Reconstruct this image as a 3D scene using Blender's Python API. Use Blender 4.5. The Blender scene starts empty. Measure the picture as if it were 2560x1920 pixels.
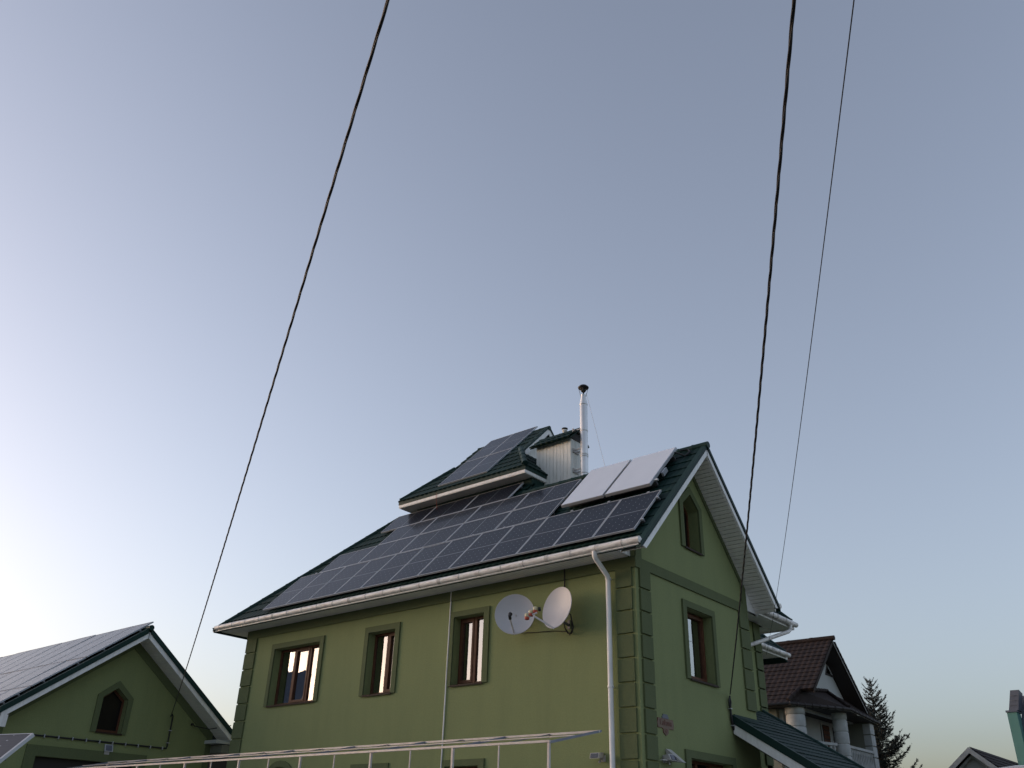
import bpy, bmesh, math, random
from mathutils import Vector, Matrix
from mathutils.geometry import tessellate_polygon
import numpy as np
random.seed(7)
S = bpy.context.scene
COL = S.collection
R = math.radians

# ------------------------------------------------------------------ camera
EYE = Vector((9.2296, -14.7038, 1.6))
YAW, PITCH, ROLL = -0.7094, 0.4868, 0.0310
fw = Vector((math.sin(YAW) * math.cos(PITCH), math.cos(YAW) * math.cos(PITCH), math.sin(PITCH)))
rt = Vector((math.cos(YAW), -math.sin(YAW), 0))
up = rt.cross(fw)
rt, up = rt * math.cos(ROLL) + up * math.sin(ROLL), up * math.cos(ROLL) - rt * math.sin(ROLL)
cam = bpy.data.cameras.new('camera')
cam.sensor_fit = 'HORIZONTAL'; cam.sensor_width = 36
cam.lens = 2188.14 / 2560 * 36
cam.clip_end = 4000
camo = bpy.data.objects.new('camera', cam)
camo.matrix_world = Matrix(((rt.x, up.x, -fw.x, EYE.x), (rt.y, up.y, -fw.y, EYE.y), (rt.z, up.z, -fw.z, EYE.z), (0, 0, 0, 1)))
COL.objects.link(camo); S.camera = camo

# ------------------------------------------------------------------ sky, sun, exposure
SUN_AZ, SUN_EL = -111.0, 1.8          # azimuth from +Y towards +X
w = bpy.data.worlds.new('World'); S.world = w; w.use_nodes = True
nt = w.node_tree; nt.nodes.clear()
sky = nt.nodes.new('ShaderNodeTexSky'); sky.sky_type = 'NISHITA'; sky.sun_disc = False
sky.sun_elevation = R(SUN_EL); sky.sun_rotation = R(SUN_AZ)
sky.altitude = 150; sky.air_density = 0.8; sky.dust_density = 3.6; sky.ozone_density = 2.0
hs = nt.nodes.new('ShaderNodeHueSaturation'); hs.inputs['Saturation'].default_value = 0.66
bg = nt.nodes.new('ShaderNodeBackground'); bg.inputs['Strength'].default_value = 0.15
wo = nt.nodes.new('ShaderNodeOutputWorld')
wb = nt.nodes.new('ShaderNodeVectorMath'); wb.operation = 'MULTIPLY'; wb.inputs[1].default_value = (1.12, 1.0, 0.945)   # camera white balance
nt.links.new(sky.outputs[0], hs.inputs['Color']); nt.links.new(hs.outputs[0], wb.inputs[0]); nt.links.new(wb.outputs[0], bg.inputs[0]); nt.links.new(bg.outputs[0], wo.inputs[0])
sl = bpy.data.lights.new('sun', 'SUN'); sl.energy = 0.16; sl.angle = R(30); sl.color = (1.0, 0.84, 0.66)
so = bpy.data.objects.new('sun', sl); COL.objects.link(so)
az, el = R(SUN_AZ), R(max(SUN_EL, 8))
sd = Vector((math.sin(az) * math.cos(el), math.cos(az) * math.cos(el), math.sin(el)))
so.rotation_euler = (-sd).to_track_quat('-Z', 'Y').to_euler()
S.view_settings.view_transform = 'Standard'; S.view_settings.look = 'None'
S.view_settings.exposure = 2.48; S.view_settings.gamma = 1.0

# ------------------------------------------------------------------ materials
def mat(name, col, rough=0.6, metal=0.0, spec=0.5, var=0.0, vscale=3.0, bump=0.0, bscale=60.0, coat=0.0, dirt=None, dscale=2.0, damt=0.5, dstretch=(1, 1, 1)):
    m = bpy.data.materials.new(name); m.use_nodes = True
    n = m.node_tree; b = n.nodes['Principled BSDF']
    b.inputs['Roughness'].default_value = rough; b.inputs['Metallic'].default_value = metal
    b.inputs['Specular IOR Level'].default_value = spec; b.inputs['Coat Weight'].default_value = coat
    b.inputs['Base Color'].default_value = (*col, 1)
    src = None
    tc = n.nodes.new('ShaderNodeTexCoord')
    if var or dirt or bump:
        geo = n.nodes.new('ShaderNodeNewGeometry')
    if var:
        t = n.nodes.new('ShaderNodeTexNoise'); t.inputs['Scale'].default_value = vscale; t.inputs['Detail'].default_value = 6
        n.links.new(geo.outputs['Position'], t.inputs['Vector'])
        mr = n.nodes.new('ShaderNodeMapRange'); mr.inputs[1].default_value = 0.25; mr.inputs[2].default_value = 0.75
        mr.inputs[3].default_value = 1 - var; mr.inputs[4].default_value = 1 + var
        n.links.new(t.outputs[0], mr.inputs[0])
        mx = n.nodes.new('ShaderNodeVectorMath'); mx.operation = 'SCALE'; mx.inputs[0].default_value = col
        n.links.new(mr.outputs[0], mx.inputs['Scale']); src = mx.outputs[0]
    if dirt:
        t = n.nodes.new('ShaderNodeTexNoise'); t.inputs['Scale'].default_value = dscale; t.inputs['Detail'].default_value = 8; t.inputs['Roughness'].default_value = 0.65
        mp = n.nodes.new('ShaderNodeMapping'); mp.inputs['Scale'].default_value = dstretch
        n.links.new(geo.outputs['Position'], mp.inputs[0]); n.links.new(mp.outputs[0], t.inputs['Vector'])
        mr = n.nodes.new('ShaderNodeMapRange'); mr.inputs[1].default_value = 0.45; mr.inputs[2].default_value = 0.75; mr.inputs[4].default_value = damt
        n.links.new(t.outputs[0], mr.inputs[0])
        mi = n.nodes.new('ShaderNodeMix'); mi.data_type = 'RGBA'
        n.links.new(mr.outputs[0], mi.inputs['Factor'])
        if src: n.links.new(src, mi.inputs[6])
        else: mi.inputs[6].default_value = (*col, 1)
        mi.inputs[7].default_value = (*dirt, 1); src = mi.outputs[2]
    if src: n.links.new(src, b.inputs['Base Color'])
    if bump:
        t = n.nodes.new('ShaderNodeTexNoise'); t.inputs['Scale'].default_value = bscale; t.inputs['Detail'].default_value = 4
        n.links.new(geo.outputs['Position'], t.inputs['Vector'])
        bp = n.nodes.new('ShaderNodeBump'); bp.inputs['Strength'].default_value = bump; bp.inputs['Distance'].default_value = 0.01
        n.links.new(t.outputs[0], bp.inputs['Height']); n.links.new(bp.outputs[0], b.inputs['Normal'])
    return m
M = {}
M['wall'] = mat('green_render', (0.214, 0.250, 0.110), 0.92, var=0.075, vscale=30, bump=0.7, bscale=55, dirt=(0.15, 0.178, 0.082), dscale=1.6, damt=0.30, dstretch=(1.6, 1.6, 0.28))
M['trim'] = mat('dark_green_render', (0.104, 0.128, 0.057), 0.92, var=0.08, vscale=30, bump=0.7, bscale=55, dirt=(0.078, 0.098, 0.045), dscale=2.2, damt=0.35, dstretch=(1.4, 1.4, 0.4))
M['roof'] = mat('green_metal_tile', (0.0075, 0.026, 0.022), 0.62, var=0.3, vscale=2.5, spec=0.14)
M['roofedge'] = mat('green_metal_flashing', (0.010, 0.034, 0.029), 0.55, var=0.15, vscale=2, spec=0.2)
M['white'] = mat('white_plastic', (0.80, 0.80, 0.79), 0.45, var=0.05, vscale=3, dirt=(0.45, 0.44, 0.42), dscale=4, damt=0.5, dstretch=(2, 2, .4))
M['soffit'] = mat('white_soffit', (0.80, 0.79, 0.75), 0.6, var=0.06, vscale=4)
M['gutter'] = mat('dirty_white_gutter', (0.80, 0.78, 0.75), 0.45, var=0.05, dirt=(0.20, 0.155, 0.125), dscale=7, damt=0.8, dstretch=(.45, .6, 3.0))
M['soffitdirt'] = mat('grimy_gutter_clip', (0.50, 0.48, 0.45), 0.6, var=0.2, vscale=9)
M['siding'] = mat('cream_siding', (0.78, 0.78, 0.74), 0.55, var=0.06, vscale=2, dirt=(0.30, 0.30, 0.26), dscale=3, damt=0.35, dstretch=(3, 3, 0.5))
M['brown'] = mat('brown_window_frame', (0.105, 0.044, 0.024), 0.5, var=0.2, vscale=12, spec=0.2)
M['sill'] = mat('brown_metal_sill', (0.035, 0.022, 0.016), 0.6, spec=0.15)
M['dark'] = mat('black_rubber', (0.012, 0.012, 0.014), 0.55)
M['cable'] = mat('black_cable', (0.010, 0.009, 0.010), 0.6)
M['steel'] = mat('stainless_steel', (0.70, 0.70, 0.70), 0.46, metal=0.75, var=0.08, vscale=6)
M['galv'] = mat('galvanised_steel', (0.46, 0.44, 0.43), 0.5, metal=0.2, var=0.12, vscale=8, dirt=(0.26, 0.16, 0.12), dscale=6, damt=0.35)
M['alu'] = mat('aluminium_frame', (0.42, 0.44, 0.47), 0.45, metal=0.25)
M['rail'] = mat('mounting_rail', (0.18, 0.18, 0.19), 0.45, metal=0.6)
M['rafter'] = mat('blue_grey_steel', (0.17, 0.19, 0.23), 0.5, metal=0.2, var=0.15, vscale=6)
M['dish'] = mat('grey_dish_paint', (0.56, 0.55, 0.57), 0.5, var=0.04, vscale=2, spec=0.3)
M['collector'] = mat('collector_glass', (0.62, 0.67, 0.75), 0.35, spec=0.5, var=0.03, vscale=1.5)
M['coll_edge'] = mat('collector_case', (0.50, 0.51, 0.53), 0.4, metal=0.5)
M['brownroof'] = mat('brown_metal_tile', (0.028, 0.0195, 0.0175), 0.7, var=0.25, vscale=1.2, spec=0.2)
M['nwall'] = mat('grey_white_render', (0.42, 0.44, 0.43), 0.9, var=0.06, vscale=0.8, bump=0.2)
M['nwall2'] = mat('olive_grey_render', (0.17, 0.175, 0.14), 0.9, var=0.08, vscale=0.8, bump=0.2)
M['nwhite'] = mat('white_stone', (0.40, 0.42, 0.42), 0.85, var=0.1, vscale=3, dirt=(0.22, 0.23, 0.22), dscale=2.5, damt=0.6)
M['ndark'] = mat('dark_timber', (0.030, 0.026, 0.026), 0.7)
M['teal'] = mat('teal_render', (0.105, 0.25, 0.225), 0.85, var=0.06, vscale=1)
M['greyclad'] = mat('grey_metal_cladding', (0.10, 0.112, 0.145), 0.5, var=0.08, vscale=2)
M['cream'] = mat('cream_render', (0.33, 0.30, 0.25), 0.9, var=0.06)
M['van'] = mat('pale_grey_paint', (0.42, 0.40, 0.39), 0.3, coat=0.5)
M['vglass'] = mat('dark_car_glass', (0.02, 0.022, 0.025), 0.08, spec=0.8)
M['tyre'] = mat('tyre_rubber', (0.015, 0.015, 0.015), 0.85)
M['sign'] = mat('sign_face', (0.135, 0.080, 0.050), 0.5, var=0.06, vscale=20)
M['signred'] = mat('sign_lettering', (0.12, 0.035, 0.022), 0.5)
M['yellow'] = mat('lnb_cream', (0.62, 0.56, 0.36), 0.45)
M['red'] = mat('lnb_red_cap', (0.40, 0.055, 0.025), 0.45)
M['bark'] = mat('bark', (0.045, 0.033, 0.026), 0.9, var=0.2, vscale=8)
M['needle'] = mat('spruce_needles', (0.030, 0.036, 0.027), 0.85, var=0.3, vscale=5)
M['ground'] = mat('ground_earth_grass', (0.06, 0.075, 0.035), 0.95, var=0.3, vscale=0.4, bump=0.5, bscale=12, dirt=(0.10, 0.085, 0.06), dscale=0.15, damt=0.7)
M['concrete'] = mat('pale_bounce_concrete', (0.25, 0.245, 0.23), 0.9, var=0.12, vscale=1.5, bump=0.4, bscale=30)
M['asphalt'] = mat('asphalt', (0.05, 0.05, 0.05), 0.9, var=0.15, vscale=5, bump=0.4, bscale=60)
M['darkpane'] = mat('dark_attic_pane', (0.012, 0.010, 0.010), 0.25, spec=0.25)
M['room'] = mat('dim_room', (0.05, 0.045, 0.04), 0.9)
M['curtain'] = mat('lace_curtain', (0.40, 0.36, 0.33), 0.9, var=0.25, vscale=30)
M['lampwhite'] = mat('lamp_white', (0.42, 0.41, 0.39), 0.5)
M['solarcell'] = mat('little_solar_plate', (0.03, 0.035, 0.06), 0.2)
M['foliage'] = M['needle']

def glass_mat():
    m = bpy.data.materials.new('window_glass'); m.use_nodes = True; n = m.node_tree; n.nodes.clear()
    o = n.nodes.new('ShaderNodeOutputMaterial'); mx = n.nodes.new('ShaderNodeMixShader')
    g = n.nodes.new('ShaderNodeBsdfGlossy'); g.inputs['Roughness'].default_value = 0.012; g.inputs['Color'].default_value = (0.95, 0.95, 0.95, 1)
    t = n.nodes.new('ShaderNodeBsdfTransparent'); t.inputs[0].default_value = (0.75, 0.78, 0.76, 1)
    lw = n.nodes.new('ShaderNodeLayerWeight'); lw.inputs[0].default_value = 0.42
    mr = n.nodes.new('ShaderNodeMapRange'); mr.inputs[3].default_value = 0.34; mr.inputs[4].default_value = 1.0
    tx = n.nodes.new('ShaderNodeTexNoise'); tx.inputs['Scale'].default_value = 1.1
    ge = n.nodes.new('ShaderNodeNewGeometry'); n.links.new(ge.outputs['Position'], tx.inputs['Vector'])
    bp = n.nodes.new('ShaderNodeBump'); bp.inputs['Strength'].default_value = 0.25; bp.inputs['Distance'].default_value = 0.02
    n.links.new(tx.outputs[0], bp.inputs['Height']); n.links.new(bp.outputs[0], g.inputs['Normal'])
    n.links.new(lw.outputs['Fresnel'], mr.inputs[0]); n.links.new(mr.outputs[0], mx.inputs[0])
    n.links.new(t.outputs[0], mx.inputs[1]); n.links.new(g.outputs[0], mx.inputs[2]); n.links.new(mx.outputs[0], o.inputs[0])
    return m
M['glass'] = glass_mat()
def pv_mat(name, col, rough):
    m = mat(name, col, rough, spec=0.5); b = m.node_tree.nodes['Principled BSDF']
    b.inputs['Coat Weight'].default_value = 0.50; b.inputs['Specular IOR Level'].default_value = 0.12; b.inputs['Coat Roughness'].default_value = 0.16; b.inputs['Coat IOR'].default_value = 1.15
    n = m.node_tree
    t = n.nodes.new('ShaderNodeTexNoise'); t.inputs['Scale'].default_value = 1.7; t.inputs['Detail'].default_value = 5
    g = n.nodes.new('ShaderNodeNewGeometry'); n.links.new(g.outputs['Position'], t.inputs['Vector'])
    mr = n.nodes.new('ShaderNodeMapRange'); mr.inputs[1].default_value = 0.3; mr.inputs[2].default_value = 0.7; mr.inputs[3].default_value = 0.05; mr.inputs[4].default_value = 0.13
    n.links.new(t.outputs[0], mr.inputs[0]); n.links.new(mr.outputs[0], b.inputs['Coat Roughness'])
    return m
M['cell'] = pv_mat('silicon_cell', (0.0065, 0.0095, 0.018), 0.35)
M['backsheet'] = pv_mat('panel_backsheet', (0.060, 0.064, 0.075), 0.5)
M['dot'] = pv_mat('panel_white_backsheet', (0.34, 0.36, 0.39), 0.5)

# ------------------------------------------------------------------ mesh helpers
def wloc(o):
    v = Vector((0, 0, 0))
    while o is not None:
        v += o.location; o = o.parent
    return v
def setp(o, label=None, cat=None, group=None, kind=None):
    if label: o['label'] = label
    if cat: o['category'] = cat
    if group: o['group'] = group
    if kind: o['kind'] = kind
    return o
def thing(name, label, cat, loc=(0, 0, 0), group=None):
    o = bpy.data.objects.new(name, None); o.empty_display_size = 0.2; COL.objects.link(o); o.location = loc
    return setp(o, label, cat, group)
def part_empty(name, parent):
    o = bpy.data.objects.new(name, None); COL.objects.link(o); o.parent = parent
    return o
def link(name, me, parent=None, mw=None):
    o = bpy.data.objects.new(name, me); COL.objects.link(o); o.parent = parent
    if mw is not None: o.matrix_local = mw
    return o
class MB:
    def __init__(s, fn=None): s.v = []; s.f = []; s.sm = []; s.fn = fn
    def add(s, vs, fs, smooth=False):
        n = len(s.v)
        s.v += [tuple(s.fn(*p)) if s.fn else tuple(p) for p in vs]
        s.f += [tuple(i + n for i in f) for f in fs]; s.sm += [smooth] * len(fs); return s
    def box(s, x0, x1, y0, y1, z0, z1):
        return s.add([(x0, y0, z0), (x1, y0, z0), (x1, y1, z0), (x0, y1, z0), (x0, y0, z1), (x1, y0, z1), (x1, y1, z1), (x0, y1, z1)],
                     [(0, 3, 2, 1), (4, 5, 6, 7), (0, 1, 5, 4), (1, 2, 6, 5), (2, 3, 7, 6), (3, 0, 4, 7)])
    def hexa(s, b, t):   # bottom quad, top quad
        return s.add(list(b) + list(t), [(0, 3, 2, 1), (4, 5, 6, 7), (0, 1, 5, 4), (1, 2, 6, 5), (2, 3, 7, 6), (3, 0, 4, 7)])
    def bar(s, a, b, wid, hei, upv=(0, 0, 1)):
        a, b = Vector(a), Vector(b); d = (b - a).normalized(); u = Vector(upv)
        r = d.cross(u)
        if r.length < 1e-4: r = d.cross(Vector((0, 1, 0)))
        r.normalize(); u = r.cross(d).normalized()
        q = lambda p: [p - r * wid / 2 - u * hei / 2, p + r * wid / 2 - u * hei / 2, p + r * wid / 2 + u * hei / 2, p - r * wid / 2 + u * hei / 2]
        return s.add(q(a) + q(b), [(0, 1, 2, 3), (7, 6, 5, 4), (0, 4, 5, 1), (1, 5, 6, 2), (2, 6, 7, 3), (3, 7, 4, 0)])
    def tube(s, pts, rad, n=10, cap=True, smooth=True):
        pts = [Vector(p) for p in pts]; rads = rad if isinstance(rad, (list, tuple)) else [rad] * len(pts)
        vs = []; prev = None
        for i, p in enumerate(pts):
            d = (pts[min(i + 1, len(pts) - 1)] - pts[max(i - 1, 0)]).normalized()
            if prev is None:
                a = d.cross(Vector((0, 0, 1)))
                if a.length < 1e-3: a = d.cross(Vector((1, 0, 0)))
            else: a = prev - d * prev.dot(d)
            a.normalize(); prev = a; b = d.cross(a)
            vs += [p + (a * math.cos(2 * math.pi * k / n) + b * math.sin(2 * math.pi * k / n)) * rads[i] for k in range(n)]
        fs = [(i * n + k, i * n + (k + 1) % n, (i + 1) * n + (k + 1) % n, (i + 1) * n + k) for i in range(len(pts) - 1) for k in range(n)]
        s.add(vs, fs, smooth)
        if cap:
            s.add(vs[:n], [tuple(range(n))[::-1]]); s.add(vs[-n:], [tuple(range(n))])
        return s
    def lathe(s, c, prof, n=20, smooth=True):   # profile (r,z) around vertical axis at c
        vs = [(c[0] + r * math.cos(2 * math.pi * k / n), c[1] + r * math.sin(2 * math.pi * k / n), c[2] + z) for r, z in prof for k in range(n)]
        fs = [(i * n + k, i * n + (k + 1) % n, (i + 1) * n + (k + 1) % n, (i + 1) * n + k) for i in range(len(prof) - 1) for k in range(n)]
        return s.add(vs, fs, smooth)
    def prism(s, poly, d0, d1):      # polygon in (a,b) extruded along third axis
        n = len(poly)
        vs = [(a, b, d0) for a, b in poly] + [(a, b, d1) for a, b in poly]
        return s.add(vs, [tuple(range(n))[::-1], tuple(range(n, 2 * n))] + [(i, (i + 1) % n, n + (i + 1) % n, n + i) for i in range(n)])
    def panel(s, outer, holes, d0, d1):   # wall with holes in (a,b), thickness d0..d1
        loops = [outer] + holes
        tri = tessellate_polygon([[Vector((a, b, 0)) for a, b in l] for l in loops])
        flat = [p for l in loops for p in l]; n = len(flat)
        vs = [(a, b, d0) for a, b in flat] + [(a, b, d1) for a, b in flat]
        fs = [t for t in tri] + [tuple(i + n for i in t)[::-1] for t in tri]
        k = 0
        for l in loops:
            m = len(l)
            fs += [(k + i, k + (i + 1) % m, n + k + (i + 1) % m, n + k + i) for i in range(m)]; k += m
        return s.add(vs, fs)
    def mesh(s, name, m, off=Vector((0, 0, 0)), fix=True):
        me = bpy.data.meshes.new(name)
        me.from_pydata([(p[0] - off.x, p[1] - off.y, p[2] - off.z) for p in s.v], [], s.f)
        me.polygons.foreach_set('use_smooth', s.sm)
        if fix:
            b = bmesh.new(); b.from_mesh(me); bmesh.ops.recalc_face_normals(b, faces=b.faces); b.to_mesh(me); b.free()
        me.materials.append(m); me.update()
        return me
    def build(s, name, m, parent=None, fix=True):
        m = M[m] if isinstance(m, str) else m
        return link(name, s.mesh(name, m, wloc(parent) if parent else Vector((0, 0, 0)), fix), parent)
mpF = lambda a, b, d: (a, d, b)            # front wall: depth runs +y into the house
mpR = lambda a, b, d: (-d, a, b)           # right walls at x=0: depth runs -x
def mpX(x): return lambda a, b, d: (x - d, a, b)
def mpY(y): return lambda a, b, d: (a, y + d, b)
def rect(a0, a1, b0, b1): return [(a0, b0), (a1, b0), (a1, b1), (a0, b1)]

def slope(parent, O, U, V, s0, s1, xl, xr, m, course=0.35, per=0.19, amp=0.013, step=0.022, off=0.02, res=6, name='tile_course', scal=0.035):
    """tiled roof slope: every course is a part; O origin, U along the eave, V up the slope"""
    O, U, V = Vector(O), Vector(U).normalized(), Vector(V).normalized(); N = U.cross(V)
    if N.z < 0: N = -N
    n = max(1, round((s1 - s0) / course)); cs = (s1 - s0) / n
    wl = wloc(parent)
    wave = lambda x: (0.5 + 0.5 * math.cos(2 * math.pi * x / per)) ** 0.8
    for i in range(n):
        a = s0 + i * cs; b = a + cs
        lo = min(xl(a), xl(b)); hi = max(xr(a), xr(b))
        if hi - lo < 0.02: continue
        k = max(2, int((hi - lo) / (per / res))); xs = [lo + (hi - lo) * j / k for j in range(k + 1)]
        rows = [(a, -0.012, 0), (a, step, 1), (a, step, 1), (a + cs * 0.5, step * 0.55, 1), (b + 0.01, 0.0, 1)]
        vs = []
        jit = random.uniform(-0.004, 0.004)
        for (sv, h, full) in rows:
            for x in xs:
                ss = sv - (scal * (wave(x)) if sv == a else 0)
                xc = min(max(x, xl(min(max(sv, s0), s1))), xr(min(max(sv, s0), s1)))
                p = O + U * xc + V * ss + N * (off + jit + h + (amp * wave(x) if full else amp * wave(x) * 0.6))
                vs.append(p - wl)
        K = k + 1
        fs = [(r * K + j, r * K + j + 1, (r + 1) * K + j + 1, (r + 1) * K + j) for r in (0, 2, 3) for j in range(k)]
        me = bpy.data.meshes.new(name); me.from_pydata(vs, [], fs); me.polygons.foreach_set('use_smooth', [True] * len(fs))
        me.materials.append(m); me.update(); link(name, me, parent)

def slab(mb, pts, N, th):
    N = Vector(N).normalized(); n = len(pts); pts = [Vector(p) for p in pts]
    return mb.add(pts + [p - N * th for p in pts], [tuple(range(n)), tuple(range(n, 2 * n))[::-1]] + [(i, (i + 1) % n, n + (i + 1) % n, n + i) for i in range(n)])

def ridge_cap(parent, a, b, r, m, seg=0.38, name='ridge_cap'):
    a, b = Vector(a), Vector(b); L = (b - a).length; n = max(1, round(L / seg)); mb = MB()
    for i in range(n):
        p = a + (b - a) * (i / n); q = a + (b - a) * ((i + 1) / n + 0.04 / L * 0.5)
        mb.tube([p, p + (q - p) * 0.1, p + (q - p) * 0.14, q], [r * 1.08, r * 1.08, r, r * 0.97], n=12)
    return mb.build(name, m, parent)

# ------------------------------------------------------------------ ground
def ground():
    n = 60; mb = MB(); ext = 1500
    xs = [(-1 + 2 * i / n) for i in range(n + 1)]; xs = [ext * (abs(t) ** 2.2) * (1 if t > 0 else -1) for t in xs]
    mb.add([(x, y, 0.0) for y in xs for x in xs], [(j * (n + 1) + i, j * (n + 1) + i + 1, (j + 1) * (n + 1) + i + 1, (j + 1) * (n + 1) + i) for j in range(n) for i in range(n)])
    setp(mb.build('ground', 'ground', fix=False), 'bare earth and short grass around the houses', None, None, 'structure')
    mb = MB().add([(-90, -19.5, 0.004), (90, -19.5, 0.004), (90, -12.5, 0.004), (-90, -12.5, 0.004)], [(0, 1, 2, 3)])
    setp(mb.build('road', 'asphalt', fix=False), 'grey asphalt street in front of the green house', None, None, 'structure')
ground()
def bounce_ground():  # unseen pale sheet, added to bounce light up onto soffits and walls
    mb = MB().add([(-34, -12.3, 0.008), (14, -12.3, 0.008), (14, 13, 0.008), (-34, 13, 0.008)], [(0, 1, 2, 3)])
    setp(mb.build('bounce_sheet', 'concrete', fix=False), 'unseen pale concrete sheet added to bounce light onto the green house', None, None, 'structure')
bounce_ground()

# ------------------------------------------------------------------ main house
ANG = 0.8006; YM = 2.4276; ZA = 9.9856; CA, SA = math.cos(ANG), math.sin(ANG)
def RP(x, s, off=0.0): return Vector((x, YM + s * CA - off * SA, ZA + s * SA + off * CA))     # front slope
def RB(x, s, off=0.0): return Vector((x, YM - s * CA + off * SA, ZA + s * SA + off * CA))     # back slope of the wing
W = 4.855; L = 13.033; OV = 0.557; SE = -4.345; ZS = 6.862
house = thing('house', 'olive green two storey house with dark green tiled roof and solar panels', 'house', (-6.5, 2.5, 0))

# windows -------------------------------------------------------------
def surround(parent, fn, outer, inner, out=0.04):
    """raised plaster band between two open polylines (outer, inner) of the same length"""
    mb = MB(fn)
    for i in range(len(outer) - 1):
        a, b, c, d = outer[i], outer[i + 1], inner[i + 1], inner[i]
        mb.hexa([(*p, -out) for p in (a, b, c, d)], [(*p, 0.002) for p in (a, b, c, d)])
    return mb.build('window_surround', 'trim', parent)
def window(fn, a0, a1, b0, b1, mull, parent, depth=0.2, curtains=(), sillout=0.045, pane='glass', poly=None, sash=()):
    w_ = part_empty('window', parent)
    fr = 0.055; D = depth
    mb = MB(fn)
    if poly is None:
        mb.panel(rect(a0 - .03, a1 + .03, b0 - .03, b1 + .03), [rect(a0 + fr, a1 - fr, b0 + fr + .02, b1 - fr)], D, D + 0.07)
    else:
        cx = sum(p[0] for p in poly) / len(poly); cy = sum(p[1] for p in poly) / len(poly)
        k = lambda p, t: (cx + (p[0] - cx) * t, cy + (p[1] - cy) * t)
        mb.panel([k(p, 1.06) for p in poly], [[k(p, 0.86) for p in poly]], D, D + 0.07)
    for m in mull: mb.box(m - .048, m + .048, b0 + fr, b1 - fr, D - 0.012, D + 0.062)
    for (p, q) in sash:
        mb.panel(rect(p, q, b0 + fr + .01, b1 - fr + .01), [rect(p + .05, q - .05, b0 + fr + .07, b1 - fr - .05)], D - 0.025, D + 0.05)
    mb.build('window_frame', 'brown', w_)
    edges = [a0 + fr] + [e for m in mull for e in (m - .048, m + .048)] + [a1 - fr]
    for i in range(0, len(edges), 2):
        e0, e1 = edges[i], edges[i + 1]
        if poly is None: mb = MB(fn).box(e0 - .01, e1 + .01, b0 + fr, b1 - fr + .01, D + 0.03, D + 0.036)
        else: mb = MB(fn).prism([k(p, 0.88) for p in poly], D + 0.03, D + 0.036)
        mb.build('pane', pane, w_)
    mb = MB(fn).box(a0 - .005, a1 + .03, b0 - 0.018, b0 + 0.006, -sillout, D + .01)
    mb.box(a0 - .005, a1 + .03, b0 - 0.035, b0 - 0.0181, -sillout, -sillout + .006)
    mb.build('sill', 'sill', w_)
    for (c0, c1) in curtains:
        n = 26; vs = []; fs = []
        for j in range(n + 1):
            a = c0 + (c1 - c0) * j / n; dd = D + 0.17 + 0.018 * math.sin(j * 1.5) + random.uniform(-.004, .004)
            vs += [(a, b0 + .02, dd), (a, b1, dd)]
        fs = [(2 * j, 2 * j + 2, 2 * j + 3, 2 * j + 1) for j in range(n)]
        mb = MB(fn).add(vs, fs, True); mb.build('curtain', 'curtain', w_, fix=False)
    MB(fn).box(a0 - .5, a1 + .5, b0 - .4, b1 + .3, D + 1.2, D + 1.25).build('room_wall', 'room', w_)
    return w_

def quoins(parent, fn, a0, a1, bots, h=0.415):
    for b in bots:
        MB(fn).box(a0, a1, b, b + h, -0.042, 0.002).build('quoin_block', 'trim', parent)

# front wall
W1 = (-11.64, -9.705, 4.745, 6.228); W2 = (-7.818, -6.85, 4.738, 6.222); W3 = (-4.905, -3.982, 4.738, 6.241)
LW2 = (-7.85, -6.83, 1.75, 3.075); LW3 = (-4.93, -3.975, 1.75, 3.085)
arch = [(-11.10, 1.7), (-10.30, 1.7), (-10.30, 3.0)] + [(-10.70 + 0.40 * math.cos(t), 3.0 + 0.24 * math.sin(t)) for t in [math.pi * k / 10 for k in range(1, 10)]] + [(-11.10, 3.0)]
fwall = MB(mpF).panel(rect(-L, 0, 0, ZS), [rect(*W1), rect(*W2), rect(*W3), rect(*LW2), rect(*LW3), arch], 0.0, 0.35).build('front_wall', 'wall', house)
MB(mpF).box(-L - .012, 0.032, 6.63, ZS - .004, -0.032, 0.002).build('frieze_band', 'trim', fwall)
QB = [6.258 - 0.452 * i for i in range(13)]
quoins(fwall, mpF, -0.45, -0.075, QB[:1], 0.38); quoins(fwall, mpF, -0.45, -0.075, QB[1:])
quoins(fwall, mpF, -L + .01, -12.55, QB[:1], 0.38); quoins(fwall, mpF, -L + .01, -12.55, QB[1:])
for (a0, a1, b0, b1), (o0, o1) in ((W1, (-11.775, -9.548)), (W2, (-7.952, -6.699)), (W3, (-5.001, -3.822))):
    surround(fwall, mpF, [(o0, b0 - .01), (o0, 6.366), (o1, 6.366), (o1, b0 - .01)], [(a0, b0 - .01), (a0, b1), (a1, b1), (a1, b0 - .01)])
for (a0, a1, b0, b1), (o0, o1) in ((LW2, (-7.98, -6.70)), (LW3, (-5.0, -3.815))):
    surround(fwall, mpF, [(o0, b0), (o0, 3.213), (o1, 3.213), (o1, b0)], [(a0, b0), (a0, b1), (a1, b1), (a1, b0)])
ao = [(-11.25, 1.7), (-11.25, 3.0)] + [(-10.70 - 0.55 * math.cos(math.pi * k / 10), 3.0 + 0.385 * math.sin(math.pi * k / 10)) for k in range(1, 10)] + [(-10.15, 3.0), (-10.15, 1.7)]
ai = [(-11.10, 1.7), (-11.10, 3.0)] + [(-10.70 - 0.40 * math.cos(math.pi * k / 10), 3.0 + 0.24 * math.sin(math.pi * k / 10)) for k in range(1, 10)] + [(-10.30, 3.0), (-10.30, 1.7)]
surround(fwall, mpF, ao, ai)
window(mpF, *W1, [-10.955, -10.335], house, sash=[(-10.93, -10.36)], curtains=[(-10.93, -10.36)])
window(mpF, *W2, [-7.295], house, sash=[(-7.26, -6.88)], curtains=[(-7.2, -6.9)])
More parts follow.
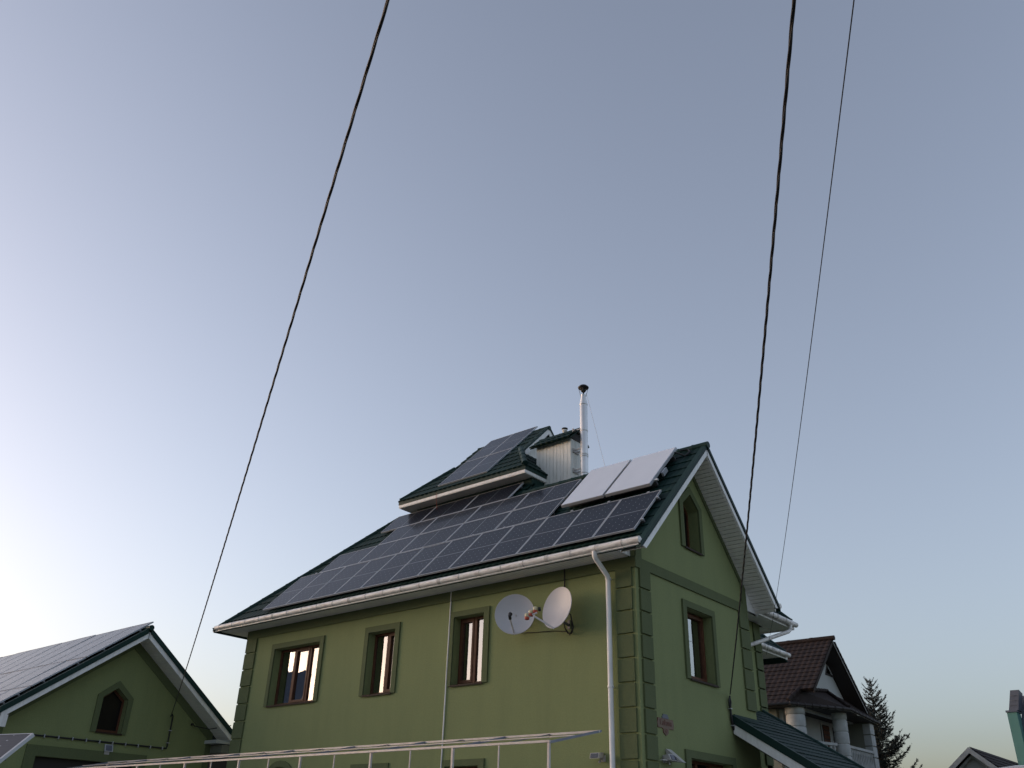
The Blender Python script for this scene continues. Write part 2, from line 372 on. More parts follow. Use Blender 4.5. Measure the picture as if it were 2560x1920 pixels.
window(mpF, *W3, [-4.425], house, sash=[(-4.86, -4.46)], curtains=[(-4.4, -4.0), (-4.75, -4.5)])
window(mpF, *LW2, [-7.34], house); window(mpF, *LW3, [-4.45], house)
window(mpF, -11.10, -10.30, 1.7, 3.0, [], house, poly=arch)

# right gable wall
gy = lambda z: YM - (ZA - 0.10 - z) / math.tan(ANG)       # y of the sloping wall top (left side)
top = ZA - 0.10
gable = [(0.3505, 0), (W, 0), (W, top - (W - YM) * math.tan(ANG)), (YM, top), (0.002, top - YM * math.tan(ANG)), (0.002, ZS + .001), (0.3505, ZS + .001)]
RW = (1.93, 3.045, 4.765, 6.231); RLW = (1.72, 3.45, 1.8, 3.24)
pent = [(2.07, 7.585), (2.785, 7.585), (2.785, 8.61), (2.425, 8.915), (2.07, 8.61)]
gwall = MB(mpR).panel(gable, [rect(*RW), rect(*RLW), pent], 0.0, 0.349).build('gable_wall', 'wall', house)
surround(gwall, mpR, [(1.775, 4.75), (1.775, 6.368), (3.175, 6.368), (3.175, 4.75)], [(1.93, 4.75), (1.93, 6.231), (3.045, 6.231), (3.045, 4.75)])
surround(gwall, mpR, [(1.53, 1.8), (1.53, 3.385), (3.60, 3.385), (3.60, 1.8)], [(1.72, 1.8), (1.72, 3.24), (3.45, 3.24), (3.45, 1.8)])
surround(gwall, mpR, [(1.915, 7.575), (1.915, 8.68), (2.42, 9.10), (2.92, 8.68), (2.92, 7.575)], [(2.07, 7.575), (2.07, 8.61), (2.425, 8.915), (2.785, 8.61), (2.785, 7.575)])
quoins(gwall, mpR, 0.115, 0.50, QB[:1], 0.376); quoins(gwall, mpR, 0.115, 0.50, QB[1:])
quoins(gwall, mpR, 4.40, W - .01, QB[:1], 0.376); quoins(gwall, mpR, 4.40, W - .01, QB[1:5])
MB(mpR).box(-0.03, W, 6.636, 6.848, -0.034, 0.002).build('frieze_band', 'trim', gwall)
# raking band under the verge
mb = MB(mpR)
tb = top - 0.03; ti = top - 0.28
def rk(yy, t): return t - abs(yy - YM) * math.tan(ANG)
for s_ in (-1, 1):
    ye = YM + s_ * (YM - 0.22); yo = YM + s_ * YM
    mb.hexa([(YM, tb, -.03), (yo, rk(yo, tb), -.03), (ye, rk(ye, ti), -.03), (YM, ti, -.03)], [(YM, tb, .002), (yo, rk(yo, tb), .002), (ye, rk(ye, ti), .002), (YM, ti, .002)])
    mb.hexa([(yo, rk(yo, tb), -.03), (yo, 6.849, -.03), (ye, 6.849, -.03), (ye, rk(ye, ti), -.03)], [(yo, rk(yo, tb), .002), (yo, 6.849, .002), (ye, 6.849, .002), (ye, rk(ye, ti), .002)])
mb.build('raking_band', 'trim', gwall)
window(mpR, *RW, [], house, sash=[(2.0, 2.98)])
window(mpR, *RLW, [2.3, 2.9], house)
window(mpR, 2.07, 2.785, 7.585, 8.9, [], house, poly=pent, depth=0.25, pane='darkpane')

# remaining walls: stepped wings behind the gable, left and back walls
MB(mpX(-0.9)).panel(rect(W, 7.4, 0, 7.0), [], 0, 0.3).build('side_wall', 'wall', house)
q = MB(mpX(-2.7)).panel(rect(7.4, 11.3, 0, 7.0), [], 0, 0.3).build('side_wall', 'wall', house)
quoins(house, mpX(-0.9), 7.02, 7.39, [b for b in QB if b > 3.5])
quoins(house, mpX(-2.7), 10.9, 11.29, [b for b in QB if b > 3.5])
MB(mpX(-0.9)).box(7.02, 7.395, 6.64, 6.98, -0.03, 0.002).build('frieze_band', 'trim', house)
MB().box(-2.7, -0.9, 7.1, 7.4, 0, 7.0).box(-L, -2.7, 11.0, 11.3, 0, 7.0).box(-L, -L + .3, .36, 11.0, 0, ZS).build('back_wall', 'wall', house)
MB().box(-0.9, -0.001, W - .3, W, 0, 8.0).build('return_wall', 'wall', house)

# roofs --------------------------------------------------------------
XL = lambda s: -13.95 + 0.705 * (s - SE)
XR = lambda s: (OV - 0.02) if s < 0.02 else -5.0
mb = MB()
slab(mb, [RP(XL(SE), SE, 0), RP(OV, SE, 0), RP(OV, 0, 0), RP(-5.0, 0, 0), RP(-5.0, 0.75, 0), RP(XL(.75), .75, 0)], (0, -SA, CA), 0.05)
roof = mb.build('roof', 'roofedge', house)
slope(roof, RP(0, 0), (1, 0, 0), (0, CA, SA), SE, 0.0, XL, XR, M['roof'])
slope(roof, RP(0, 0), (1, 0, 0), (0, CA, SA), 0.0, 0.72, XL, XR, M['roof'])
mb = MB(); slab(mb, [RB(-5.0, SE), RB(OV, SE), RB(OV, 0), RB(-5.0, 0)], (0, SA, CA), 0.05)
rb = mb.build('roof', 'roofedge', house)
slope(rb, RB(0, 0), (1, 0, 0), (0, -CA, SA), SE, 0, lambda s: -5.0, lambda s: OV - .02, M['roof'])
# left hip slope and rear slopes of the body
mb = MB(); c = [RP(XL(SE), SE), RP(XL(.75), .75)]
slab(mb, [c[0], c[1], Vector((c[1].x, 8.0, c[1].z)), Vector((c[0].x, 11.9, c[0].z))], (-SA, 0, CA), 0.05)
slab(mb, [Vector((c[0].x, 11.9, c[0].z)), Vector((c[1].x, 8.0, c[1].z)), Vector((-5.0, 8.0, c[1].z)), Vector((-2.1, 11.9, c[0].z))], (0, SA, CA), 0.05)
mb.build('roof', 'roof', house)
def side_roof(xe, y0, y1, z, rise):
    """slope facing +x with eave at xe, hip at its far end"""
    d = rise
    mb = MB(); Nn = (0.707, 0, 0.707)
    slab(mb, [(xe, y0, z), (xe, y1, z), (xe - d, y1 - d, z + d), (xe - d, y0, z + d)], Nn, 0.06)
    slab(mb, [(xe, y1, z), (xe - 3 * d, y1, z), (xe - 3 * d, y1 - d, z + d), (xe - d, y1 - d, z + d)], (0, .707, .707), 0.06)
    r = mb.build('roof', 'roofedge', house)
    slope(r, (xe, 0, z), (0, 1, 0), (-.7071, 0, .7071), 0, d * 1.414, lambda s: y0, lambda s: y1 - s / 1.414, M['roof'])
    ridge_cap(r, (xe - .05, y1 - .05, z + .08), (xe - d, y1 - d, z + d + .06), 0.07, 'roofedge', name='hip_cap')
    # soffit, fascia, gutter
    f = MB().box(xe - .60, xe - .02, y0, y1 - .02, z - .10, z - .08).build('soffit', 'soffit', house)
    MB().box(xe - .02, xe, y0, y1, z - .14, z - .06).box(xe - 1.8, xe - .021, y1 - .02, y1, z - .14, z - .06).build('fascia', 'white', house)
    MB().box(xe - 1.8, xe - .62, y1 - .6, y1 - .021, z - .10, z - .08).build('soffit', 'soffit', house)
    gutter([(xe + .065, y0, z - .02), (xe + .065, y1 - .02, z - .02)], 0.5)
def gutter(pts, gap, r=0.068):
    g = MB().tube(pts, r, n=14).build('gutter', 'gutter', house)
    a, b = Vector(pts[0]), Vector(pts[-1]); Lg = (b - a).length; n = int(Lg / gap); d = (b - a).normalized()
    me = None
    for i in range(n):
        p = a + d * (gap * (i + .4)); wide = 0.09 if i % 5 == 4 else 0.026
        MB().tube([p - d * wide / 2, p + d * wide / 2], r * 1.09, n=14).build('gutter_bracket', 'soffitdirt', g)
    return g
side_roof(-0.36, 5.0, 8.46, 7.12, 2.2)
side_roof(-2.16, 8.0, 12.0, 7.08, 2.2)
# front gutter and fascia
gutter([(-13.72, -.675, 6.925), (OV + .0, -.675, 6.925)], 0.62)
MB().box(-13.93, OV - .001, -.615, -.595, 6.846, 6.96).build('fascia', 'white', house)
MB().box(-13.6, OV - .04, -.672, -.6155, 6.832, 6.868).build('fascia_lip', 'white', house)
# front soffit boards
sf = MB().box(-13.55, -0.12, -.594, -.001, 6.885, 6.90).build('soffit', 'soffit', house)
bm_ = MB().box(-.047, .047, -.592, -.002, 6.862, 6.8845).mesh('soffit_board', M['soffit'], Vector((0, 0, 0)))
x = -13.5
hl = wloc(house)
while x < -0.16:
    link('soffit_board', bm_, sf, Matrix.Translation(Vector((x, 0, 0)) - hl)); x += 0.1
# boxed end of the soffit at the gable, with vertical boards
zr_ = lambda y: ZA - .17 + (y - YM) * math.tan(ANG)
bx = MB().hexa([(-.12, -.42, 6.87), (-.105, -.42, 6.87), (-.105, -.001, 6.87), (-.12, -.001, 6.87)], [(-.12, -.42, zr_(-.42)), (-.105, -.42, zr_(-.42)), (-.105, -.001, zr_(0)), (-.12, -.001, zr_(0))]).build('soffit_end', 'siding', house)
for i in range(4):
    ya_ = -.395 + .098 * i; yb_ = min(ya_ + .088, -.002)
    MB().hexa([(-.1045, ya_, 6.866), (-.092, ya_, 6.866), (-.092, yb_, 6.866), (-.1045, yb_, 6.866)], [(-.1045, ya_, zr_(ya_) - .01), (-.092, ya_, zr_(ya_) - .01), (-.092, yb_, zr_(yb_) - .01), (-.1045, yb_, zr_(yb_) - .01)]).build('soffit_board', 'white', bx)
# soffit and fascia of the left overhang
MB().box(-13.93, -13.56, -.594, 11.8, 6.885, 6.90).box(-13.559, -13.04, .0, 11.8, 6.885, 6.90).build('soffit', 'soffit', house)
MB().box(-13.96, -13.931, -.59, 11.85, 6.85, 6.93).build('fascia', 'white', house)
# verge (bargeboards, flashing, sloped soffit)
mb = MB()
for P in (RP, RB):
    sg = 1
    o0, dz = -0.02, .19
    a = [P(OV - .03, SE - .02, o0), P(OV, SE - .02, o0), P(OV, 0.0, o0), P(OV - .03, 0.0, o0)]
    lo = [Vector((v.x, v.y, v.z - dz)) for v in a]
    k_ = (a[0].z - .03 - lo[0].z) / math.tan(ANG)          # lower end cut level
    for i_ in (0, 1): lo[i_] = Vector((lo[i_].x, lo[i_].y + (k_ if P is RP else -k_), a[0].z - .03))
    mb.hexa(lo, a)
mb.build('bargeboard', 'white', house)
mb = MB()
for P in (RP, RB):
    a = [P(OV - .10, SE - .03, .055), P(OV + .02, SE - .03, .055), P(OV + .02, 0, .055), P(OV - .10, 0, .055)]
    lo = [Vector((v.x, v.y, v.z - .115)) for v in a]; mb.hexa(lo, a)
mb.build('verge_flashing', 'roofedge', house)
ridge_cap(roof, (-4.9, YM, ZA + .03), (OV + .03, YM, ZA + .03), .085, 'roofedge')
ridge_cap(roof, RP(XL(SE) + .05, SE, .03), RP(XL(.75), .75, .03), .075, 'roofedge', name='hip_cap')
vs_ = MB()
slab(vs_, [RP(.002, SE + .02, -.10), RP(OV - .031, SE + .02, -.10), RP(OV - .031, 0, -.10), RP(.002, 0, -.10)], (0, -SA, CA), .012)
slab(vs_, [RB(.002, SE, -.13), RB(OV - .031, SE, -.13), RB(OV - .031, 0, -.13), RB(.002, 0, -.13)], (0, SA, CA), .012)
vs_ = vs_.build('verge_soffit', 'soffit', house)
cb = MB(); slab(cb, [RB(.003, -.042, -.145) - RB(0, 0), RB(OV - .032, -.042, -.145) - RB(0, 0), RB(OV - .032, .042, -.145) - RB(0, 0), RB(.003, .042, -.145) - RB(0, 0)], (0, SA, CA), .022)
cbm = cb.mesh('soffit_board', M['soffit'])
for i in range(43):
    link('soffit_board', cbm, vs_, Matrix.Translation(RB(0, -.12 - .1 * i) - hl))
# white tail piece closing the verge at the rear eave, its little gutter end
zt_ = lambda y: ZA - .21 - (y - YM) * math.tan(ANG)
MB().hexa([(-.02, W + .002, 6.74), (.012, W + .002, 6.74), (.012, W + .56, 6.74), (-.02, W + .56, 6.74)], [(-.02, W + .002, zt_(W)), (.012, W + .002, zt_(W)), (.012, W + .56, zt_(W + .56)), (-.02, W + .56, zt_(W + .56))]).build('verge_end_board', 'white', house)
MB().tube([(0.1, W + .66, 6.90), (OV + .03, W + .66, 6.90)], .06, n=12).build('gutter', 'gutter', house)

# downpipes
def pipe(pts, r, m, name='downpipe', rings=()):
    p = MB().tube(pts, r, n=12).build(name, m, house)
    for z0 in rings:
        x0, y0 = pts[-1][0], pts[-1][1]
        MB().tube([(x0, y0, z0), (x0, y0, z0 + .035)], r * 1.18, n=12).box(x0 - .012, x0 + .012, y0 + r, -.001 if name == 'downpipe' else y0 + r + .02, z0 + .008, z0 + .024).build('pipe_clip', m, p)
    return p
pipe([(-.51, -.675, 6.90), (-.51, -.675, 6.80), (-.515, -.64, 6.74), (-.56, -.16, 6.50), (-.575, -.115, 6.42), (-.575, -.115, 6.35), (-.575, -.115, 0.1)], .052, 'white', rings=(6.44, 4.35, 2.6))
MB().tube([(-.62, -.675, 6.925), (-.40, -.675, 6.925)], .074, n=14).build('gutter_outlet', 'gutter', house)
MB().tube([(-5.045, -.022, 6.86), (-5.04, -.022, 0.2)], .016, n=8).build('conduit', 'white', house)
MB().tube([(-.295, 8.05, 7.06), (-.295, 8.05, 6.92), (-.33, 7.95, 6.84), (-.80, 6.35, 6.24), (-.82, 6.28, 6.15), (-.82, 6.26, 4.75), (-.74, 6.22, 4.62)], .05, n=12).build('downpipe', 'gutter', house)
MB().tube([(-.295, 7.95, 7.085), (-.295, 8.15, 7.085)], .074, n=14).build('gutter_outlet', 'gutter', house)

# lean-to porch roof on the gable side
PS = math.tan(R(31.0))
def PR(x, y, off=0.0): return Vector((x, y, 4.22 - x * PS + off))
mb = MB(); slab(mb, [PR(-.9, W + .01), PR(-.9, 7.1), PR(3.6, 7.1), PR(3.6, 3.62), PR(0.002, 3.62), PR(.002, W + .01)], (math.sin(R(31)), 0, math.cos(R(31))), .05)
porch = mb.build('porch_roof', 'roofedge', house)
slope(porch, PR(0, 0), (0, 1, 0), (-math.cos(R(31)), 0, math.sin(R(31))), -4.2, -0.01, lambda s: 3.66, lambda s: 7.06, M['roof'], course=0.21, per=0.17, res=5, amp=.006, step=.014, scal=.012)
slope(porch, PR(0, 0), (0, 1, 0), (-math.cos(R(31)), 0, math.sin(R(31))), 0.0, 1.03, lambda s: W + .02, lambda s: 7.06, M['roof'], course=0.21, per=0.17, res=5, amp=.006, step=.014, scal=.012)
MB().hexa([PR(.03, 3.60, -.13), PR(3.6, 3.60, -.13), PR(3.6, 3.70, -.13), PR(.03, 3.70, -.13)], [PR(.03, 3.60, .05), PR(3.6, 3.60, .05), PR(3.6, 3.70, .05), PR(.03, 3.70, .05)]).build('verge_flashing', 'roofedge', porch)
MB().hexa([PR(.034, 3.612, -.33), PR(3.6, 3.612, -.33), PR(3.6, 3.64, -.33), PR(.034, 3.64, -.33)], [PR(.034, 3.612, -.131), PR(3.6, 3.612, -.131), PR(3.6, 3.64, -.131), PR(.034, 3.64, -.131)]).build('bargeboard', 'white', porch)
ridge_cap(porch, PR(-.88, 7.08, .03), PR(3.6, 7.08, .03), .055, 'roofedge', name='verge_cap')
MB().box(.004, .05, 3.7, W, 4.16, 4.27).build('flashing', 'roofedge', porch)
MB().hexa([PR(.05, 3.66, -.36), PR(3.6, 3.66, -.36), PR(3.6, 7.0, -.36), PR(.05, 7.0, -.36)], [PR(.05, 3.66, -.34), PR(3.6, 3.66, -.34), PR(3.6, 7.0, -.34), PR(.05, 7.0, -.34)]).build('porch_ceiling', 'ndark', porch)
for (px_, py_) in ((3.3, 3.8), (3.3, 6.8)):
    MB().box(px_ - .08, px_ + .08, py_ - .08, py_ + .08, 0, PR(px_, py_, -.36).z).build('porch_post', 'ndark', porch)
MB().box(.002, 3.2, 6.9, 7.0, 0, 2.2).build('porch_back_wall', 'trim', porch)

# turret -------------------------------------------------------------
TE = dict(x0=-9.90, x1=-4.93, y0=2.45, y1=6.95, z=10.86)
tur = MB().box(-9.5, -5.0, 2.85, 6.55, 9.4, 10.66).build('turret_wall', 'roofedge', house)
MB().box(TE['x0'] + .01, TE['x1'] - .01, TE['y0'] + .01, TE['y1'] - .01, 10.655, 10.685).build('turret_soffit', 'soffit', house)
x0, x1, y0, y1, tz = TE['x0'], TE['x1'], TE['y0'], TE['y1'], TE['z']
mb = MB().panel(rect(x0, x1, y0, y1), [rect(x0 + .03, x1 - .03, y0 + .03, y1 - .03)], 10.675, 10.755); mb.build('turret_fascia', 'white', house)
mb = MB().panel(rect(x0 - .012, x1 + .012, y0 - .012, y1 + .012), [rect(x0 + .05, x1 - .05, y0 + .05, y1 - .05)], 10.7555, tz + .02); mb.build('turret_flashing', 'roofedge', house)
ty = (y0 + y1) / 2; tzr = tz + (ty - y0); HI = 1.02; q2 = 0.70711
mb = MB()
VL, VR = x0 + 1.15, x1 - HI
slab(mb, [(x0, y0, tz), (x1, y0, tz), (VR, y0 + HI, tz + HI), (VR, ty, tzr), (VL, ty, tzr), (VL, y0 + 1.15, tz + 1.15)], (0, -q2, q2), .05)
slab(mb, [(x0, y1, tz), (VL, y1 - 1.15, tz + 1.15), (VL, ty, tzr), (VR, ty, tzr), (VR, y1 - HI, tz + HI), (x1, y1, tz)], (0, q2, q2), .05)
slab(mb, [(x1, y0, tz), (x1, y1, tz), (VR, y1 - HI, tz + HI), (VR, y0 + HI, tz + HI)], (q2, 0, q2), .05)
slab(mb, [(x0, y0, tz), (VL, y0 + 1.15, tz + 1.15), (VL, y1 - 1.15, tz + 1.15), (x0, y1, tz)], (-q2, 0, q2), .05)
troof = mb.build('turret_roof', 'roofedge', house)
slope(troof, (0, y0, tz), (1, 0, 0), (0, q2, q2), 0, (ty - y0) / q2, lambda s: min(x0 + s * q2, VL - .06), lambda s: max(x1 - s * q2, VR + .06), M['roof'])
slope(troof, (x1, 0, tz), (0, 1, 0), (-q2, 0, q2), 0, HI / q2, lambda s: y0 + s * q2, lambda s: y1 - s * q2, M['roof'])
slope(troof, (x0, 0, tz), (0, 1, 0), (q2, 0, q2), 0, 1.15 / q2, lambda s: y0 + s * q2, lambda s: y1 - s * q2, M['roof'])
ridge_cap(troof, (x1 - .02, y0 + .02, tz + .07), (VR + .05, y0 + HI - .05, tz + HI + .06), .085, 'roofedge', name='hip_cap')
ridge_cap(troof, (x0 + .02, y0 + .02, tz + .05), (VL, y0 + 1.15, tz + 1.2), .065, 'roofedge', name='hip_cap')
ridge_cap(troof, (VL - .02, ty, tzr - .015), (VR + .1, ty, tzr - .015), .07, 'roofedge')
MB(mpX(VR - .12)).prism([(y0 + HI, tz + HI), (y1 - HI, tz + HI), (ty, tzr)], 0, .05).build('turret_gable', 'siding', house)
mb = MB()
for sgn in (1, -1):
    ya, yb = (y0 + HI - .12, ty) if sgn > 0 else (y1 - HI + .12, ty)
    za_, zb_ = tz + HI - .12, tzr
    mb.hexa([(VR + .06, ya, za_ - .22), (VR + .09, ya, za_ - .22), (VR + .09, yb, zb_ - .22), (VR + .06, yb, zb_ - .22)], [(VR + .06, ya, za_ - .02), (VR + .09, ya, za_ - .02), (VR + .09, yb, zb_ - .02), (VR + .06, yb, zb_ - .02)])
mb.build('turret_bargeboard', 'white', house)
mb = MB()
for sgn in (1, -1):
    ya, yb = (y0 + HI - .14, ty) if sgn > 0 else (y1 - HI + .14, ty)
    za_, zb_ = tz + HI - .14, tzr
    mb.hexa([(VR - .05, ya, za_ - .018), (VR + .11, ya, za_ - .018), (VR + .11, yb, zb_ - .018), (VR - .05, yb, zb_ - .018)], [(VR - .05, ya, za_ + .06), (VR + .11, ya, za_ + .06), (VR + .11, yb, zb_ + .06), (VR - .05, yb, zb_ + .06)])
mb.build('turret_flashing', 'roofedge', house)
MB().tube([(-8.3, 2.46, 10.9), (-8.3, 2.43, 10.7), (-8.29, 2.5, 10.3)], .006, n=5).build('turret_cable', 'red', house)

# boxed chimney with little tiled roof, flue and vent
chim = MB().box(-5.29, -4.09, 3.412, 4.0, 9.3, 11.86).build('chimney', 'siding', house)
nb_ = 10
for i in range(nb_):
    a = -5.3 + 1.22 * i / nb_
    MB().box(a + .005, a + 1.22 / nb_ - .005, 3.398, 3.4115, 9.3, 11.858).build('siding_board', 'siding', chim)
for i in range(5):
    MB().box(-4.0895, -4.076, 3.41 + .118 * i + .004, 3.41 + .118 * (i + 1) - .004, 9.3, 11.858).build('siding_board', 'siding', chim)
mb = MB()
slab(mb, [(-5.42, 3.24, 11.76), (-3.98, 3.24, 11.76), (-3.98, 3.706, 12.16), (-5.42, 3.706, 12.16)], (0, -.65, .76), .03)
slab(mb, [(-5.42, 4.17, 11.76), (-5.42, 3.706, 12.16), (-3.98, 3.706, 12.16), (-3.98, 4.17, 11.76)], (0, .65, .76), .03)
croof = mb.build('chimney_roof', 'roofedge', house)
slope(croof, (0, 3.24, 11.76), (1, 0, 0), (0, .759, .651), 0, .614, lambda s: -5.43, lambda s: -3.97, M['roof'], course=.31, amp=.02)
ridge_cap(croof, (-5.43, 3.706, 12.17), (-3.97, 3.706, 12.17), .04, 'roofedge')
MB(mpX(-4.05)).prism([(3.36, 11.80), (4.05, 11.80), (3.706, 12.10)], 0, .03).build('chimney_gable', 'ndark', croof)
fx, fy = -3.78, 3.62
fl = MB().lathe((fx, fy, 0), [(.108, 9.6), (.108, 12.83), (.104, 12.84), (.104, 12.92), (.074, 13.06), (.074, 13.16)], n=24).build('flue_pipe', 'steel', house)
for z0 in (10.72, 11.22, 11.28, 12.00, 12.83):
    MB().lathe((fx, fy, z0), [(.108, -.006), (.117, 0), (.117, .03), (.108, .036)], n=24).build('pipe_band', 'steel', fl)
MB().lathe((fx, fy, 13.14), [(.0, .10), (.035, .10), (.075, .145), (.08, .16), (.03, .165), (.03, .2), (.15, .23), (.16, .26), (.11, .31), (0, .325)], n=20).build('flue_cap', 'dark', fl)
mb = MB().tube([(fx, fy, 13.1), (fx, fy, 13.3)], .02, n=8)
for k in range(4):
    a = k * math.pi / 2 + .5; mb.tube([(fx + .074 * math.cos(a), fy + .074 * math.sin(a), 13.1), (fx + .14 * math.cos(a), fy + .14 * math.sin(a), 13.39)], .006, n=5)
mb.build('cap_strut', 'dark', fl)
for z0 in (10.85, 11.45, 12.05):
    MB().box(-4.06, fx, fy - .10, fy - .075, z0, z0 + .03).box(-4.06, fx, fy + .075, fy + .10, z0, z0 + .03).box(-4.075, -4.05, fy - .15, fy + .15, z0 - .05, z0 + .07).build('flue_bracket', 'galv', fl)
MB().lathe((-4.63, 3.86, 11.9), [(.06, 0), (.06, .42), (.075, .43), (.075, .47), (.055, .475)], n=16).build('vent_pipe', 'siding', house)
MB().lathe((-4.63, 3.86, 12.375), [(.055, 0), (.09, .02), (.09, .045), (.0, .07)], n=16).build('vent_cap', 'dark', house)
MB().tube([(fx + .1, fy, 13.2), (-2.3, 2.5, ZA + .05)], .004, n=5).build('guy_wire', 'galv', house)

# ------------------------------------------------------------------ solar panels (shared meshes; each panel a thing)
PW, PH, PT = 0.99, 1.65, 0.04
def frame_mesh():
    f = 0.020; mb = MB()
    mb.panel(rect(0, PW, 0, PH), [rect(f, PW - f, f, PH - f)], -PT, 0.0)
    return mb.mesh('frame', M['alu'])
def laminate_mesh():
    f = 0.020
    return MB().box(f, PW - f, f, PH - f, -.012, -.006).mesh('glass_laminate', M['backsheet'])
def cells_mesh():
    nx, ny = 6, 20; mb = MB(); mx, my, mid = 0.026, 0.030, 0.016
    cw = (PW - 2 * mx) / nx; ch = (PH - 2 * my - mid) / ny; g = 0.0016; k = 0.011
    for i in range(nx):
        for j in range(ny):
            x = mx + i * cw; y = my + j * ch + (mid if j >= ny // 2 else 0)
            a, b, c, d = x + g, x + cw - g, y + g, y + ch - g
            lo, hi = (j % 2 == 0), (j % 2 == 1)      # half cells: clipped corners only on the outer long side
            p = []
            p += [(a + k, c), (b - k, c)] if lo else [(a, c), (b, c)]
            p += [(b, c + k), ] if lo else []
            p += [(b, d - k), (b - k, d), (a + k, d), (a, d - k)] if hi else [(b, d), (a, d)]
            p += [(a, c + k)] if lo else []
            n = len(p); mb.add([(u, v, -.0045) for u, v in p], [tuple(range(n))])
    return mb.mesh('cells', M['cell'], fix=False)
def dots_mesh():      # bright backsheet diamonds where cell corners meet, and the centre line
    nx, ny = 6, 20; mb = MB(); mx, my, mid = 0.026, 0.030, 0.016
    cw = (PW - 2 * mx) / nx; ch = (PH - 2 * my - mid) / ny; k = .0125
    for i in range(1, nx):
        for j in range(0, ny + 1, 2):
            x = mx + i * cw; y = my + j * ch + (mid if j > ny // 2 else 0)
            if j == ny // 2: continue
            mb.add([(x - k, y, -.0052), (x, y - k, -.0052), (x + k, y, -.0052), (x, y + k, -.0052)], [(0, 1, 2, 3)])
    y = my + 10 * ch
    mb.add([(mx, y, -.0052), (PW - mx, y, -.0052), (PW - mx, y + mid, -.0052), (mx, y + mid, -.0052)], [(0, 1, 2, 3)])
    return mb.mesh('cell_gaps', M['dot'], fix=False)
ME_F, ME_L, ME_C, ME_D = frame_mesh(), laminate_mesh(), cells_mesh(), dots_mesh()
def solar(O, U, V, label, group, su=1.0, sv=1.0, cells=True):
    """O corner, U along the short side, V along the long side"""
    O, U, V = Vector(O), Vector(U).normalized(), Vector(V).normalized(); N = U.cross(V)
    U = (U + N * random.gauss(0, .0022)).normalized(); V = (V + N * random.gauss(0, .0022)).normalized(); N = U.cross(V)
    t = bpy.data.objects.new('solar_module', None); COL.objects.link(t); setp(t, label, 'solar panel', group)
    t.matrix_world = Matrix(((U.x * su, V.x * sv, N.x, O.x), (U.y * su, V.y * sv, N.y, O.y), (U.z * su, V.z * sv, N.z, O.z), (0, 0, 0, 1)))
    link('frame', ME_F, t); l = link('glass_laminate', ME_L, t)
    c = link('cells', ME_C, l); c['kind'] = 'stuff'; d = link('cell_gaps', ME_D, l); d['kind'] = 'stuff'
    return t
ORD = ['first', 'second', 'third', 'fourth', 'fifth', 'sixth', 'seventh', 'eighth', 'ninth', 'tenth', 'eleventh', 'twelfth']
GR = 'solar panels on the front roof'
VUP = Vector((0, CA, SA))
for i in range(12):
    xr_ = 0.271 - 1.0205 * i
    solar(RP(xr_ - 1.005, -3.925, .15), (1, 0, 0), VUP, 'upright dark solar panel in the lowest row, %s from the gable end' % ORD[i], GR, su=1.005 / PW, sv=1.64 / PH)
rows = [('second', -2.262, 5, -2.80, 1.674), ('third', -1.290, 4, -2.79, 1.677), ('top', -0.318, 3, -5.235, 1.665)]
for nm, s0, n, xr0, pit in rows:
    for i in range(n):
        xr_ = xr0 - pit * i
        # long side along the eave: U up the slope, V towards -x
        solar(RP(xr_, s0, .15), VUP, (-1, 0, 0), 'sideways dark solar panel in the %s row of the front roof, %s from the right' % (nm, ORD[i]), GR, su=.958 / PW, sv=(pit - .015) / PH)
# rails and clamps of the front array
mt = thing('panel_mounting', 'grey mounting rails with clamps under the front roof solar panels', 'mounting rails', RP(-5, -3.9, .06))
for s_, a, b in ((-3.55, .34, -12.0), (-2.62, .34, -12.0), (-2.0, -2.78, -11.2), (-1.5, -2.78, -11.2), (-1.05, -2.76, -9.55), (-.52, -2.76, -9.55), (-.1, -5.2, -10.2), (.42, -5.2, -10.2)):
    MB().bar(RP(a, s_, .085), RP(b, s_, .085), .04, .045, (0, -SA, CA)).build('rail', 'rail', mt)
for s_ in (-3.55, -2.62):
    MB().bar(RP(.275, s_, .13), RP(.33, s_, .13), .05, .04, (0, -SA, CA)).build('end_clamp', 'alu', mt)
for i in range(12):
    for s_ in (-2.27,):
        MB().bar(RP(.271 - 1.0205 * i - .3, s_, .152), RP(.271 - 1.0205 * i - .36, s_, .152), .05, .014, (0, -SA, CA)).build('clamp', 'alu', mt)
# turret panels
tO = Vector((-8.40, 2.56, 0)); tO.z = tO.y + 8.53
tn = ['lower left', 'lower right', 'upper left', 'upper right']
for j in range(2):
    for i in range(2):
        solar(tO + Vector((.975 * i, q2 * 1.64 * j, q2 * 1.64 * j)), (1, 0, 0), (0, q2, q2), 'solar panel on the turret roof, %s of the four' % tn[j * 2 + i], 'solar panels on the turret', su=.965 / PW, sv=1.625 / PH)
mt2 = thing('panel_mounting', 'dark mounting rails under the four turret solar panels', 'mounting rails', tO)
for s_ in (.5, 1.3, 2.2, 2.95):
    p = tO + Vector((0, q2 * s_, q2 * s_)) + Vector((0, q2, -q2)) * .06
    MB().bar(p + Vector((-.05, 0, 0)), p + Vector((2.03, 0, 0)), .04, .04, (0, -q2, q2)).build('rail', 'rail', mt2)

